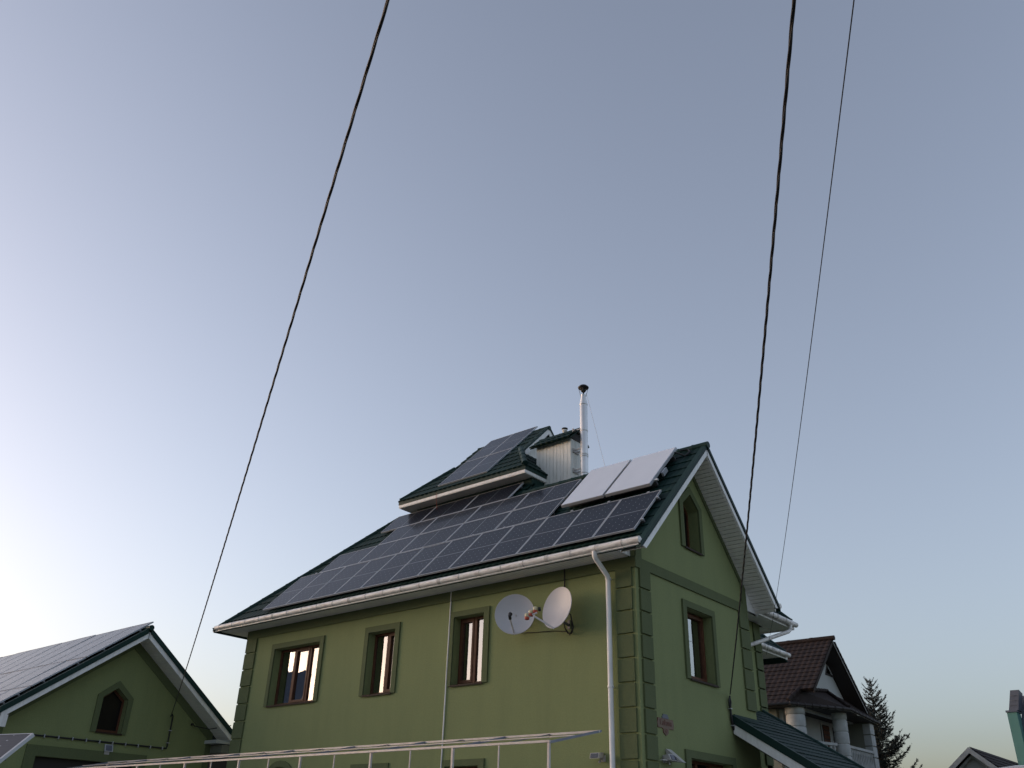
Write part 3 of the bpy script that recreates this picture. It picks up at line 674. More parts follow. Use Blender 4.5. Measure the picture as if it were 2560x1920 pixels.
# solar thermal collectors
def collector(xa, xb, label):
    t = thing('solar_collector', label, 'solar collector', RP(xa, -2.05, .1), 'flat solar collectors by the ridge')
    a, b, s0, s1, hi, lo = xa, xb, -2.05, -.21, .255, .19
    q = lambda x, s, o: RP(x, s, o)
    MB().hexa([q(a, s0, lo), q(b, s0, lo), q(b, s1, lo), q(a, s1, lo)], [q(a, s0, hi), q(b, s0, hi), q(b, s1, hi), q(a, s1, hi)]).build('case', 'coll_edge', t)
    MB().hexa([q(a + .012, s0 + .012, hi), q(b - .012, s0 + .012, hi), q(b - .012, s1 - .012, hi), q(a + .012, s1 - .012, hi)], [q(a + .012, s0 + .012, hi + .006), q(b - .012, s0 + .012, hi + .006), q(b - .012, s1 - .012, hi + .006), q(a + .012, s1 - .012, hi + .006)]).build('cover_glass', 'collector', t)
    mb = MB()
    for s_ in (-1.75, -.5): MB().bar(q(a, s_, .1), q(b, s_, .1), .05, .1, (0, -SA, CA)).build('bracket', 'rail', t)
    return t
collector(-2.475, -1.305, 'pale flat solar collector next to the dark panels')
c2 = collector(-1.24, -.055, 'pale flat solar collector nearest the gable edge')
MB().tube([RP(-.06, -.4, .2), RP(.04, -.42, .16), RP(.2, -.5, .09), RP(.26, -.3, .08), RP(.15, -.12, .09), RP(-.02, -.2, .14)], .022, n=8).build('hose', 'dark', c2)
MB().tube([RP(-.055, -1.8, .2), RP(.03, -1.8, .2)], .03, n=10).build('pipe_fitting', 'steel', c2)
MB().hexa([RP(-.03, -1.45, .1), RP(.02, -1.45, .1), RP(.02, -1.2, .1), RP(-.03, -1.2, .1)], [RP(-.03, -1.45, .2), RP(.02, -1.45, .2), RP(.02, -1.2, .2), RP(-.03, -1.2, .2)]).build('clamp_plate', 'alu', c2)

# ------------------------------------------------------------------ satellite dishes
def dish(name_label, c, n, rx, ry, arms):
    c = Vector(c); n = Vector(n).normalized(); h = Vector((0, 0, 1)).cross(n).normalized(); v = n.cross(h)
    t = thing('satellite_dish', name_label, 'satellite dish', c, 'satellite dishes on the front wall')
    K, Rr = 40, 8; vs = []
    P = lambda r, a, d: c + h * (rx * r * math.cos(a)) + v * (ry * r * math.sin(a)) + n * d
    prof = [(r / Rr, -0.105 * (1 - (r / Rr) ** 2)) for r in range(1, Rr + 1)] + [(1.012, .004), (1.012, -.012), (.985, -.014)] + [(r / Rr, -0.105 * (1 - (r / Rr) ** 2) - .010) for r in range(Rr - 1, 0, -1)]
    vs = [P(r, 2 * math.pi * k / K, d) for r, d in prof for k in range(K)]
    nr = len(prof); fs = [(i * K + k, i * K + (k + 1) % K, (i + 1) * K + (k + 1) % K, (i + 1) * K + k) for i in range(nr - 1) for k in range(K)]
    mb = MB().add(vs, fs, True); mb.add(vs[:K], [tuple(range(K))], True); mb.add(vs[-K:], [tuple(range(K))[::-1]], True)
    mb.build('reflector', 'dish', t)
    return t, c, n, h, v
d1, c, n, h, v = dish('left grey satellite dish facing the street, black feed in front', (-2.76, -.42, 5.965), (.50, -.86, .06), .425, .425, 0)
fd = c + n * .42 - v * .22 + h * -.02
b0 = c - v * .41 + n * .0
arm = MB().tube([b0 - n * .06, fd], .016, n=8).build('feed_arm', 'dish', d1)
MB().tube([fd - n * .02, fd + n * .06 + v * .05], .032, n=12).tube([fd + n * .06 + v * .03, fd - n * .02 + v * .10], [.02, .045], n=12).build('feed_head', 'dark', d1)
MB().tube([c - n * .1, (c.x - n.x * .1, -.15, c.z), (c.x, -.002, c.z - .05)], .025, n=8).box(c.x - .1, c.x + .1, -.02, -.001, c.z - .2, c.z + .1).build('wall_bracket', 'galv', d1)
d2, c, n, h, v = dish('right grey satellite dish with three cream and red feeds', (-1.64, -.42, 5.955), (-.20, -.95, .16), .435, .43, 0)
tip = Vector((-1.99, -.72, 5.765))
MB().bar(c - v * .44, tip, .045, .03).build('feed_arm', 'dish', d2)
MB().tube([tip + Vector((-.14, -.06, -.02)), tip + Vector((-.03, -.02, .03)), tip + Vector((.07, .0, .06))], .02, n=8).build('feed_rail', 'dish', d2)
for k, off in enumerate(((.02, .01, .135), (-.07, -.02, .075), (-.145, -.05, .01))):
    p = tip + Vector(off); q = p + (c - p).normalized() * .06
    l = MB().lathe(p, [(0, .055), (.042, .05), (.048, .03), (.048, -.02), (.03, -.03)], n=14).build('feed', 'yellow', d2)
    MB().lathe(p + Vector((0, 0, -.055)), [(0, -.02), (.045, -.018), (.05, 0), (.05, .036), (.02, .037)], n=14).build('feed_cap', 'red', l)
    if k == 0: MB().tube([q, q + (c - p).normalized() * .05], .045, n=12).build('feed_horn', 'dark', l)
MB().tube([c - n * .1 - v * .2, (c.x + .02, -.12, c.z - .28), (c.x, -.002, c.z - .28)], .028, n=8).box(c.x - .03, c.x + .03, -.02, -.001, c.z - .36, c.z - .18).build('wall_bracket', 'rail', d2)
MB().tube([c - n * .12, (-1.50, -.14, 5.85), (-1.46, -.1, 5.6), (-1.52, -.08, 5.48), (-1.62, -.08, 5.5), (-1.68, -.1, 5.62), (-1.7, -.1, 5.7)], .014, n=6).tube([(-1.5, -.12, 5.8), (-1.5, -.09, 5.55), (-1.58, -.06, 5.46), (-1.66, -.06, 5.56)], .012, n=6).tube([(-1.73, -.036, 6.86), (-1.735, -.03, 6.3), (-1.72, -.06, 6.0)], .016, n=6).build('coax_cable', 'cable', d2)
cw_ = thing('wall_cable', 'thin cable running along the wall between both dishes', 'cable', (-2.4, 0, 5.6))
MB().tube([(-2.95, -.03, 5.66), (-2.5, -.012, 5.63), (-2.0, -.012, 5.60), (-1.7, -.03, 5.55)], .008, n=5).build('cable_run', 'cable', cw_)

# ------------------------------------------------------------------ address sign
def sign():
    t = thing('address_sign', 'small brown house sign with street name and number', 'sign', (0.0, .86, 3.76))
    f = mpR
    body = [(.575, 3.69), (.555, 3.76), (.585, 3.855), (.75, 3.855), (.97, 3.855), (1.13, 3.855), (1.155, 3.76), (1.13, 3.69), (.985, 3.69), (.955, 3.665), (.955, 3.62), (.90, 3.585), (.86, 3.57), (.82, 3.585), (.765, 3.62), (.765, 3.665), (.735, 3.69)]
    grow = lambda p, g: [(.857 + (a - .857) * (1 + g), 3.74 + (b - 3.74) * (1 + 2 * g)) for a, b in p]
    MB(f).prism(grow(body, .035), -.012, .0).build('border', 'signred', t)
    MB(f).prism(body, -.016, -.0121).build('plate', 'sign', t)
    MB(f).prism([(.745, 3.866), (.735, 3.90), (.775, 3.915), (.775, 3.945), (.945, 3.945), (.945, 3.915), (.985, 3.90), (.97, 3.866)], -.014, 0).build('crest', 'greyclad', t)
    MB(f).prism([(.86 + .062 * math.cos(2 * math.pi * k / 24), 3.645 + .062 * math.sin(2 * math.pi * k / 24)) for k in range(24)], -.019, -.0161).build('number_disc', 'sign', t)
    for txt, ya, zb_, sz, nm in (('Гайова', .857, 3.745, .125, 'lettering'), ('47', .86, 3.607, .10, 'number')):
        cu = bpy.data.curves.new(nm, 'FONT'); cu.body = txt; cu.size = sz; cu.align_x = 'CENTER'; cu.extrude = .002; cu.offset = .0025
        tmp = bpy.data.objects.new(nm, cu); COL.objects.link(tmp)
        bpy.context.view_layer.update()
        me = bpy.data.meshes.new_from_object(tmp.evaluated_get(bpy.context.evaluated_depsgraph_get()))
        bpy.data.objects.remove(tmp)
        me.materials.clear(); me.materials.append(M['signred'])
        # text x -> world y, text y -> world z, extrude -> world x
        o = link(nm, me, t, Matrix.Translation(Vector((.0205, ya, zb_)) - t.location) @ Matrix(((0, 0, 1, 0), (1, 0, 0, 0), (0, 1, 0, 0), (0, 0, 0, 1))))
sign()

# ------------------------------------------------------------------ flood lights
def flood_front():
    t = thing('flood_light', 'small white flood light low on the front wall', 'flood light', (-.87, 0, 3.15))
    MB().box(-.93, -.80, -.02, -.001, 3.06, 3.17).build('back_plate', 'lampwhite', t)
    MB().hexa([(-1.0, -.24, 3.10), (-.80, -.24, 3.10), (-.82, -.05, 3.12), (-.98, -.05, 3.12)], [(-1.0, -.22, 3.20), (-.80, -.22, 3.20), (-.82, -.03, 3.22), (-.98, -.03, 3.22)]).build('housing', 'lampwhite', t)
    MB().hexa([(-.985, -.246, 3.112), (-.815, -.246, 3.112), (-.815, -.241, 3.112), (-.985, -.241, 3.112)], [(-.985, -.226, 3.19), (-.815, -.226, 3.19), (-.815, -.221, 3.19), (-.985, -.221, 3.19)]).build('lens', 'vglass', t)
    MB().tube([(-.88, -.05, 3.10), (-.88, -.10, 3.04)], .022, n=10).build('sensor', 'lampwhite', t)
def flood_right():
    t = thing('flood_light', 'white flood light with a small solar plate on the gable wall', 'flood light', (0, .78, 3.18))
    MB().box(.001, .02, .70, .92, 3.08, 3.2).build('back_plate', 'lampwhite', t)
    MB().hexa([(.05, .66, 3.11), (.2, .66, 3.11), (.2, .92, 3.11), (.05, .92, 3.11)], [(.05, .66, 3.20), (.15, .66, 3.22), (.15, .92, 3.22), (.05, .92, 3.20)]).build('housing', 'lampwhite', t)
    MB().hexa([(.201, .70, 3.125), (.206, .70, 3.125), (.206, .88, 3.125), (.201, .88, 3.125)], [(.156, .70, 3.21), (.161, .70, 3.21), (.161, .88, 3.21), (.156, .88, 3.21)]).build('lens', 'solarcell', t)
    MB().hexa([(.02, .86, 3.11), (.30, .92, 3.09), (.30, 1.05, 3.09), (.02, 1.05, 3.11)], [(.01, .80, 3.31), (.03, .80, 3.325), (.03, .98, 3.325), (.01, .98, 3.31)]).build('solar_plate', 'lampwhite', t)
    MB().tube([(.05, .78, 3.1), (.14, .72, 3.05)], .018, n=8).bar((.1, .5, 3.11), (.1, .7, 3.11), .05, .02).build('sensor', 'lampwhite', t)
flood_front(); flood_right()

# ------------------------------------------------------------------ pergola frame of thin steel tube in front of the house
def pergola():
    t = thing('pergola_frame', 'rusty thin steel pergola frame standing in front of the green house', 'pergola', (-5, -4, 0))
    y1, z1, y2, z2 = -4.0, 2.965, -2.75, 3.225
    xs = [0.95 - 1.89 * i for i in range(9)]
    xe, xw = xs[0], xs[-1]
    MB().bar((xw, y1, z1), (xe + .02, y1, z1), .032, .032).build('front_rail', 'galv', t)
    MB().bar((xw, y2, z2), (xe + .02, y2, z2), .032, .032).build('back_rail', 'galv', t)
    MB().bar((xw, (y1 + y2) / 2, (z1 + z2) / 2 + .01), (xe, (y1 + y2) / 2, (z1 + z2) / 2 + .01), .014, .014).build('middle_rail', 'galv', t)
    for i, x in enumerate(xs):
        MB().bar((x, y1, 0), (x, y1, z1 - .02), .036, .036, (0, 1, 0)).build('post', 'galv', t)
        MB().bar((x, y1 + .02, z1 - .01), (x, y2 + .06, z2 + .01), .036, .034).build('rafter', 'rafter', t)
        if i < len(xs) - 1:
            xm = x - .945
            MB().bar((xm, y1, z1 - .9), (xm, y1, z1 - .02), .018, .018, (0, 1, 0)).build('thin_post', 'galv', t)
            MB().bar((xm, y1 + .02, z1), (xm, y2, z2), .014, .014).build('thin_rafter', 'rail', t)
            MB().bar((xm - .03, y1, z1 - .9), (xm + .03, y1, z1 - .9), .03, .03).build('wire_clip', 'dark', t)
            MB().bar((xm - .015, y2, z2 - .025), (xm + .02, y2, z2 - .025), .03, .03).build('wire_clip', 'dark', t)
        MB().bar((x, y2, 0), (x, y2, z2 - .02), .04, .04, (0, 1, 0)).build('back_post', 'galv', t) if i in (8,) else None
    MB().bar((xw, y1, 1.5), (xe, y1, 1.5), .03, .03).build('low_rail', 'galv', t)
pergola()

# ------------------------------------------------------------------ tilted panel on a post by the street (lower left)
T = Vector((-1.82, -10.01, 2.60)); hh = Vector((math.sin(R(75)), math.cos(R(75)), 0)); nn = Vector((hh.y, -hh.x, 0)); tl = R(43)
dn = nn * math.cos(tl) - Vector((0, 0, 1)) * math.sin(tl)
sp = solar(T - hh * 1.65 + dn * .99, hh, -dn, 'tilted solar panel on a post at the lower left corner', None, su=1.65 / PW, sv=.99 / PH)
pn = hh.cross(-dn)
pp = thing('panel_post', 'dark steel post carrying the tilted solar panel at lower left', 'post', (-2.3, -10.4, 0))
ctr = T - hh * .28 + dn * .35 - pn * .06
MB().bar((ctr.x, ctr.y, 0), ctr, .05, .05, (0, 1, 0)).build('post', 'ndark', pp)
MB().bar(ctr - hh * 1.0, ctr + hh * .2, .04, .04).build('cross_bar', 'ndark', pp)

# ------------------------------------------------------------------ garage
def garage():
    g = thing('garage', 'green gabled outbuilding at the left with white bargeboards and black conduit', 'garage', (-20, -1.2, 0))
    xv, xw, ya, za = -16.4, -17.1, -1.215, 7.09
    al = math.atan2(7.09 - 4.55, 2.17 + 1.215 + .0); ca, sa = math.cos(al), math.sin(al)
    GF = lambda x, s, o=0: Vector((x, ya + s * ca - o * sa, za + s * sa + o * ca))
    GB = lambda x, s, o=0: Vector((x, ya - s * ca + o * sa, za + s * sa + o * ca))
    se = -4.45; xb = -29.0
    yl, yr_ = ya + se * ca + .25, 1.95
    t = math.tan(al)
    poly = [(yl, 0), (yr_, 0), (yr_, za - .14 - (yr_ - ya) * t), (ya, za - .14), (yl, za - .14 - (ya - yl) * t)]
    pen = [(-1.84, 4.205), (-1.07, 4.205), (-1.07, 5.145), (-1.452, 5.44), (-1.84, 5.145)]
    door = rect(-3.33, -.4, 0.02, 3.436)
    wl = MB(mpX(xw)).panel(poly, [pen, door], 0, .3).build('gable_wall', 'wall', g)
    surround(wl, mpX(xw), [(-2.0, 4.195), (-2.005, 5.20), (-1.448, 5.64), (-.91, 5.20), (-.925, 4.195)], [(-1.84, 4.195), (-1.84, 5.145), (-1.452, 5.44), (-1.07, 5.145), (-1.07, 4.195)])
    surround(wl, mpX(xw), [(-3.62, .02), (-3.62, 3.708), (-.12, 3.708), (-.12, .02)], [(-3.33, .02), (-3.33, 3.436), (-.4, 3.436), (-.4, .02)])
    window(mpX(xw), -1.84, -1.07, 4.205, 5.44, [], g, poly=pen, depth=.2, pane='darkpane')
    dd = MB(mpX(xw)).box(-3.33, -.4, .02, 3.436, .2, .25).build('garage_door', 'ndark', g)
    for i in range(7): MB(mpX(xw)).box(-3.32, -.41, .05 + i * .485, .05 + i * .485 + .465, .185, .1995).build('door_panel', 'ndark', dd)
    mb = MB(mpX(xw))
    for s_ in (-1, 1):
        ye = yl if s_ < 0 else yr_
        t0, t1 = za - .15, za - .48
        yi = ye - s_ * .18
        mb.hexa([(ya, t0, -.03), (ye, t0 - abs(ye - ya) * t, -.03), (yi, t1 - abs(yi - ya) * t, -.03), (ya, t1, -.03)], [(ya, t0, .002), (ye, t0 - abs(ye - ya) * t, .002), (yi, t1 - abs(yi - ya) * t, .002), (ya, t1, .002)])
        mb.hexa([(ye, t0 - abs(ye - ya) * t, -.03), (ye, 2.2, -.03), (yi, 2.2, -.03), (yi, t1 - abs(yi - ya) * t, -.03)], [(ye, t0 - abs(ye - ya) * t, .002), (ye, 2.2, .002), (yi, 2.2, .002), (yi, t1 - abs(yi - ya) * t, .002)])
    mb.build('raking_band', 'trim', wl)
    MB().box(xb, xw - .3, yl, yl + .3, 0, 4.4).box(xb, xw - .3, yr_ - .3, yr_, 0, 4.6).box(xb - .3, xb, yl, yr_, 0, 4.6).build('side_wall', 'wall', g)
    mb = MB(); slab(mb, [GF(xb, se), GF(xv, se), GF(xv, 0), GF(xb, 0)], (0, -sa, ca), .05); slab(mb, [GB(xb, se), GB(xv, se), GB(xv, 0), GB(xb, 0)], (0, sa, ca), .05)
    rf = mb.build('roof', 'roofedge', g)
    slope(rf, GF(0, 0), (1, 0, 0), (0, ca, sa), se, 0, lambda s: xb, lambda s: xv - .02, M['roof'], res=4)
    slope(rf, GB(0, 0), (1, 0, 0), (0, -ca, sa), se, 0, lambda s: xb, lambda s: xv - .02, M['roof'], res=4)
    ridge_cap(rf, (xb, ya, za + .06), (xv + .05, ya, za + .06), .085, 'roofedge')
    mb = MB(); mf = MB()
    for P in (GF, GB):
        a = [P(xv - .03, se, -.02), P(xv, se, -.02), P(xv, 0, -.02), P(xv - .03, 0, -.02)]
        mb.hexa([v - Vector((0, 0, .21)) for v in a], a)
        a = [P(xv - .12, se - .02, .07), P(xv + .025, se - .02, .07), P(xv + .025, 0, .07), P(xv - .12, 0, .07)]
        mf.hexa([v - Vector((0, 0, .17)) for v in a], a)
    mb.build('bargeboard', 'white', g); mf.build('verge_flashing', 'roofedge', g)
    vs = MB(); slab(vs, [GB(xw, se, -.13), GB(xv - .031, se, -.13), GB(xv - .031, 0, -.13), GB(xw, 0, -.13)], (0, sa, ca), .012)
    slab(vs, [GF(xw, se, -.13), GF(xv - .031, se, -.13), GF(xv - .031, 0, -.13), GF(xw, 0, -.13)], (0, -sa, ca), .012)
    vs = vs.build('verge_soffit', 'soffit', g)
    o = GB(0, 0); b = MB(); slab(b, [GB(xw + .002, -.047, -.145) - o, GB(xv - .032, -.047, -.145) - o, GB(xv - .032, .047, -.145) - o, GB(xw + .002, .047, -.145) - o], (0, sa, ca), .02)
    bm = b.mesh('soffit_board', M['soffit'])
    for i in range(44): link('soffit_board', bm, vs, Matrix.Translation(GB(0, -.06 - .1 * i) - wloc(vs)))
    e = GB(0, se)
    MB().box(xw, xv - .05, 1.72, e.y - .05, 4.20, 4.30).build('eave_end_box', 'nwall', g)
    MB().box(xw, xv - .06, yr_ + .001, e.y - .05, 3.95, 4.169).build('eave_end_box', 'nwall2', g)
    e = GF(0, se)
    MB().box(xv - .03, xv - .001, e.y + .02, e.y + .2, 4.0, 4.3).build('eave_end_box', 'white', g)
    # black conduit with clips, cable drop
    cd = MB().tube([(xw + .03, -3.6, 3.945), (xw + .03, .455, 3.955), (xw + .03, .462, 4.0), (xw + .03, .463, 4.87), (xw + .05, .42, 4.92), (xw + .06, .37, 4.86)], .021, n=8).build('conduit', 'dark', g)
    for i in range(10): MB().box(xw + .002, xw + .064, -3.25 + i * .395, -3.225 + i * .395, 3.90, 3.99).build('conduit_clip', 'alu', cd)
    for z_ in (4.1, 4.45): MB().box(xw + .002, xw + .064, .42, .51, z_, z_ + .02).build('conduit_clip', 'alu', cd)
    MB().tube([(xw + .1, 1.15, 4.72), (xw + .12, 1.2, 4.66), (xw + .35, 1.6, 4.60), (xv + .03, 2.1, 4.74)], .014, n=6).box(xw + .0, xw + .1, 1.13, 1.17, 4.68, 4.74).build('drop_cable', 'cable', g)
    # solar flood light
    f = thing('flood_light', 'small grey solar flood light above the garage door', 'flood light', (xw, -1.35, 3.75))
    MB().hexa([(xw + .06, -1.47, 3.71), (xw + .08, -1.47, 3.71), (xw + .08, -1.22, 3.71), (xw + .06, -1.22, 3.71)], [(xw + .005, -1.47, 3.90), (xw + .025, -1.47, 3.90), (xw + .025, -1.22, 3.90), (xw + .005, -1.22, 3.90)]).build('solar_plate', 'alu', f)
    MB().hexa([(xw + .078, -1.44, 3.735), (xw + .083, -1.44, 3.735), (xw + .083, -1.25, 3.735), (xw + .078, -1.25, 3.735)], [(xw + .032, -1.44, 3.88), (xw + .037, -1.44, 3.88), (xw + .037, -1.25, 3.88), (xw + .032, -1.25, 3.88)]).build('cells', 'greyclad', f)
    MB().box(xw + .001, xw + .05, -1.45, -1.30, 3.63, 3.71).build('lamp', 'lampwhite', f)
    # panels: three rows, ten columns
    N3 = ['top', 'middle', 'lower']
    spec = [(2.22, 0.10 + .0), (1.60, 0), (1.60, 0)]
    top = .34; cols = 10; pit = 1.185
    s1 = top
    for r_, (hgt, _) in enumerate(spec):
        s0 = s1 - hgt
        for k in range(cols):
            solar(GF(-16.62 - pit * (k + 1), s0, .16), (1, 0, 0), (0, ca, sa), 'pale glinting solar panel on the garage, %s row, %s from the gable end' % (N3[r_], ORD[k]), 'solar panels on the garage roof', su=(pit - .02) / PW, sv=(hgt - .02) / PH)
        s1 = s0 - .015
    mt = thing('panel_mounting', 'dark mounting rails under the garage solar panels', 'mounting rails', GF(-20, -2, .05))
    for s_ in (-.2, -1.4, -2.2, -3.2, -3.9, -4.3):
        MB().bar(GF(-16.55, s_, .095), GF(-28.3, s_, .095), .04, .05, (0, -sa, ca)).build('rail', 'rail', mt)
garage()

# dark outbuilding glimpsed between garage and house
def shed():
    t = thing('shed', 'dark roofed shed glimpsed between garage and green house', 'shed', (-20, 9, 0))
    MB().box(-22, -18.2, 6.0, 11.0, 0, 3.0).build('wall', 'nwall2', t)
    mb = MB(); slab(mb, [(-17.7, 3.6, 4.65), (-17.7, 9.0, 2.7), (-22.5, 9.0, 2.7), (-22.5, 3.6, 4.65)], (0, .35, .94), .15); mb.build('roof', 'ndark', t)
shed()

# ------------------------------------------------------------------ neighbour's house on the right
def neighbour():
    t = thing('neighbour_house', 'neighbouring house with brown tiled gable roof and rusticated balcony columns', 'house', (-12, 32, 0))
    xv, ya, za = -7.97, 31.6, 11.62
    al = R(41); ca, sa, tn = math.cos(al), math.sin(al), math.tan(al)
    F = lambda x, s, o=0: Vector((x, ya + s * ca - o * sa, za + s * sa + o * ca))
    B = lambda x, s, o=0: Vector((x, ya - s * ca + o * sa, za + s * sa + o * ca))
    xb = -22.; xw = -8.75; sc = -4.4; sf = -5.43; sb = -4.75
    cutx = lambda s: xv if s > sc else -8.6 - .4 * (sc - s) / (sc - sf)
    mb = MB(); slab(mb, [F(xb, sf), F(-9.0, sf), F(-8.6, sc), F(xv, sc), F(xv, 0), F(xb, 0)], (0, -sa, ca), .08); slab(mb, [B(xb, sb), B(xv, sb), B(xv, 0), B(xb, 0)], (0, sa, ca), .08)
    rf = mb.build('roof', 'brownroof', t)
    kw = dict(course=.37, per=.30, amp=.028, step=.035, res=6, scal=.045, off=.03)
    slope(rf, F(0, 0), (1, 0, 0), (0, ca, sa), sc, 0, lambda s: xb, lambda s: xv, M['brownroof'], **kw)
    slope(rf, F(0, 0), (1, 0, 0), (0, ca, sa), sf, sc, lambda s: xb, lambda s: -8.6 - .4 * (sc - s) / (sc - sf), M['brownroof'], **kw)
    slope(rf, B(0, 0), (1, 0, 0), (0, -ca, sa), sb, 0, lambda s: xb, lambda s: xv, M['brownroof'], **kw)
    ridge_cap(rf, (xb, ya, za + .1), (xv + .1, ya, za + .1), .13, 'brownroof', seg=1.25)
    for k in range(13):      # tile ends stepping down the far verge
        p = B(xv, -.2 - .36 * k, .06); MB().bar(p, B(xv, -.52 - .36 * k, .03), .12, .09, (0, sa, ca)).build('verge_tile', 'brownroof', rf)
    tri = [(32.05, 10.05), (33.3, 10.05), (32.62, 10.85)]
    gw = MB(mpX(xw)).panel([(ya - 2.9, 7.9), (ya + 3.4, 7.9), (ya + 3.4, za - .4 - 3.4 * tn), (ya, za - .4), (ya - 2.9, za - .4 - 2.9 * tn)], [tri], 0, .3).build('gable_wall', 'nwall', t)
    aw = MB(mpX(xw)).prism(tri, .1, .15).build('attic_window', 'vglass', t)
    MB(mpX(xw)).panel([(31.97, 10.0), (33.4, 10.0), (32.62, 10.93)], [[(32.18, 10.12), (33.17, 10.12), (32.62, 10.74)]], -.02, .099).build('window_frame', 'ndark', aw)
    mb = MB(); mg = MB()
    for P, e in ((F, sc), (B, sb)):
        a = [P(xv - .05, e, -.08), P(xv, e, -.08), P(xv, 0, -.08), P(xv - .05, 0, -.08)]
        mb.hexa([v - Vector((0, 0, .10)) for v in a], a)
        if P is B:
            a = [P(xv, e, -.09), P(xv + .03, e, -.09), P(xv + .03, 0, -.09), P(xv, 0, -.09)]
            mg.hexa([v - Vector((0, 0, .05)) for v in a], a)
    mb.build('bargeboard', 'brownroof', t); mg.build('verge_trim', 'nwall', t)
    vs = MB(); slab(vs, [B(xw, sb, -.16), B(xv - .06, sb, -.16), B(xv - .06, 0, -.16), B(xw, 0, -.16)], (0, sa, ca), .03); slab(vs, [F(xw, sc, -.16), F(xv - .06, sc, -.16), F(xv - .06, 0, -.16), F(xw, 0, -.16)], (0, -sa, ca), .03)
    vs.build('verge_soffit', 'ndark', t)
    # skirt roof over the balcony
    ez = 8.1
    A, Bc, Cc = Vector((-9.0, 27.55, ez)), Vector((-7.32, 30.8, ez)), Vector((-7.95, 36.4, ez))
    T1, Tm, T3 = Vector((-8.7, 28.35, 8.74)), Vector((-8.74, 31.8, 9.1)), Vector((-8.74, 35.4, 8.9))
    mb = MB(); slab(mb, [A, Bc, Tm, T1], (.8, -.4, .5), .06); slab(mb, [Bc, Cc, T3, Tm], (.7, 0, .7), .06)
    sk = mb.build('skirt_roof', 'brownroof', t)
    def facet(A_, B_, TA, TB):
        n_ = 4
        for i in range(n_):
            f0, f1 = i / n_, (i + 1) / n_ + .03
            a0, b0, a1, b1 = A_.lerp(TA, f0), B_.lerp(TB, f0), A_.lerp(TA, min(f1, 1)), B_.lerp(TB, min(f1, 1))
            Lf = (b0 - a0).length; k = int(Lf / .05); N_ = (b0 - a0).cross(a1 - a0).normalized(); N_ = N_ if N_.z > 0 else -N_
            vs = []
            for (p, q, h) in ((a0, b0, .0), (a0, b0, .06), (a1, b1, .02)):
                for j in range(k + 1):
                    x = Lf * j / k; wv = (.5 + .5 * math.cos(2 * math.pi * x / .3)) ** .8
                    vs.append(p.lerp(q, j / k) + N_ * (h + .028 * wv) - (a1 - a0).normalized() * (.04 * wv if h != .02 else 0))
            K = k + 1
            MB().add(vs, [(r_ * K + j, r_ * K + j + 1, (r_ + 1) * K + j + 1, (r_ + 1) * K + j) for r_ in range(2) for j in range(k)]).build('tile_course', 'brownroof', sk, fix=False)
    facet(A, Bc, T1, Tm); facet(Bc, Cc, Tm, T3)
    up_ = Vector((0, 0, .08))
    ridge_cap(sk, A + up_, T1 + up_, .11, 'brownroof', name='hip_cap')
    ridge_cap(sk, T1 + Vector((.05, 0, .07)), Tm + Vector((.05, 0, .07)), .09, 'brownroof', name='top_cap')
    ridge_cap(sk, Bc + up_, Tm + up_, .08, 'brownroof', name='hip_cap')
    U = (Bc - A).normalized(); U2 = (Cc - Bc).normalized()
    g = MB().tube([A + Vector((-5, -.08, -.05)), A + Vector((.03, -.08, -.05)), Bc + Vector((.07, -.04, -.05)), Cc + Vector((.09, 0, -.05))], .07, n=10).build('gutter', 'ndark', t)
    for k in range(8):
        p = A.lerp(Bc, k / 8) + Vector((.07, -.05, -.05)); MB().tube([p - U * .04, p + U * .04], .085, n=10).build('gutter_bracket', 'ndark', g)
    for k in range(1, 9):
        p = Bc.lerp(Cc, k / 8) + Vector((.08, 0, -.05)); MB().tube([p - U2 * .04, p + U2 * .04], .085, n=10).build('gutter_bracket', 'ndark', g)
    dz = Vector((0, 0, -.13))
    MB().add([A + dz, Bc + dz, Cc + dz, Vector((-12, 36.4, ez - .13)), Vector((-14, 27.6, ez - .13))], [(0, 1, 2, 3, 4)]).build('balcony_ceiling', 'ndark', t, fix=False)
    MB().bar(A + dz + Vector((.03, -.03, .03)), Bc + dz + Vector((.03, -.03, .03)), .03, .05).build('fascia', 'nwall', t)
    MB().bar(Bc + dz + Vector((.03, -.01, .03)), Cc + dz + Vector((.03, 0, .03)), .03, .05).build('fascia', 'nwall', t)
    # body walls
    MB().box(xb, -10.0, 28.3, 35.75, 0, 7.96).build('wall', 'nwall2', t)
    bw = MB(mpX(-9.8)).box(28.6, 35.75, 4.9, 7.96, 0, .2).build('balcony_wall', 'nwall', t)
    wd = MB(mpX(-9.78)).box(33.05, 34.15, 6.3, 7.85, -.04, 0).build('window', 'nwall', t)
    MB(mpX(-9.735)).box(33.18, 34.02, 6.4, 7.75, -.02, 0).build('shutter', 'ndark', wd)
    for i in range(6): MB(mpX(-9.71)).box(33.2, 34.0, 6.42 + i * .22, 6.42 + i * .22 + .17, -.02, 0).build('shutter_slat', 'brown', wd)
    dr = MB(mpX(-9.78)).box(34.7, 35.6, 5.2, 7.75, -.03, 0).build('balcony_door', 'ndark', t)
    MB(mpX(-9.745)).box(34.8, 35.5, 5.5, 7.6, -.01, 0).build('door_pane', 'vglass', dr)
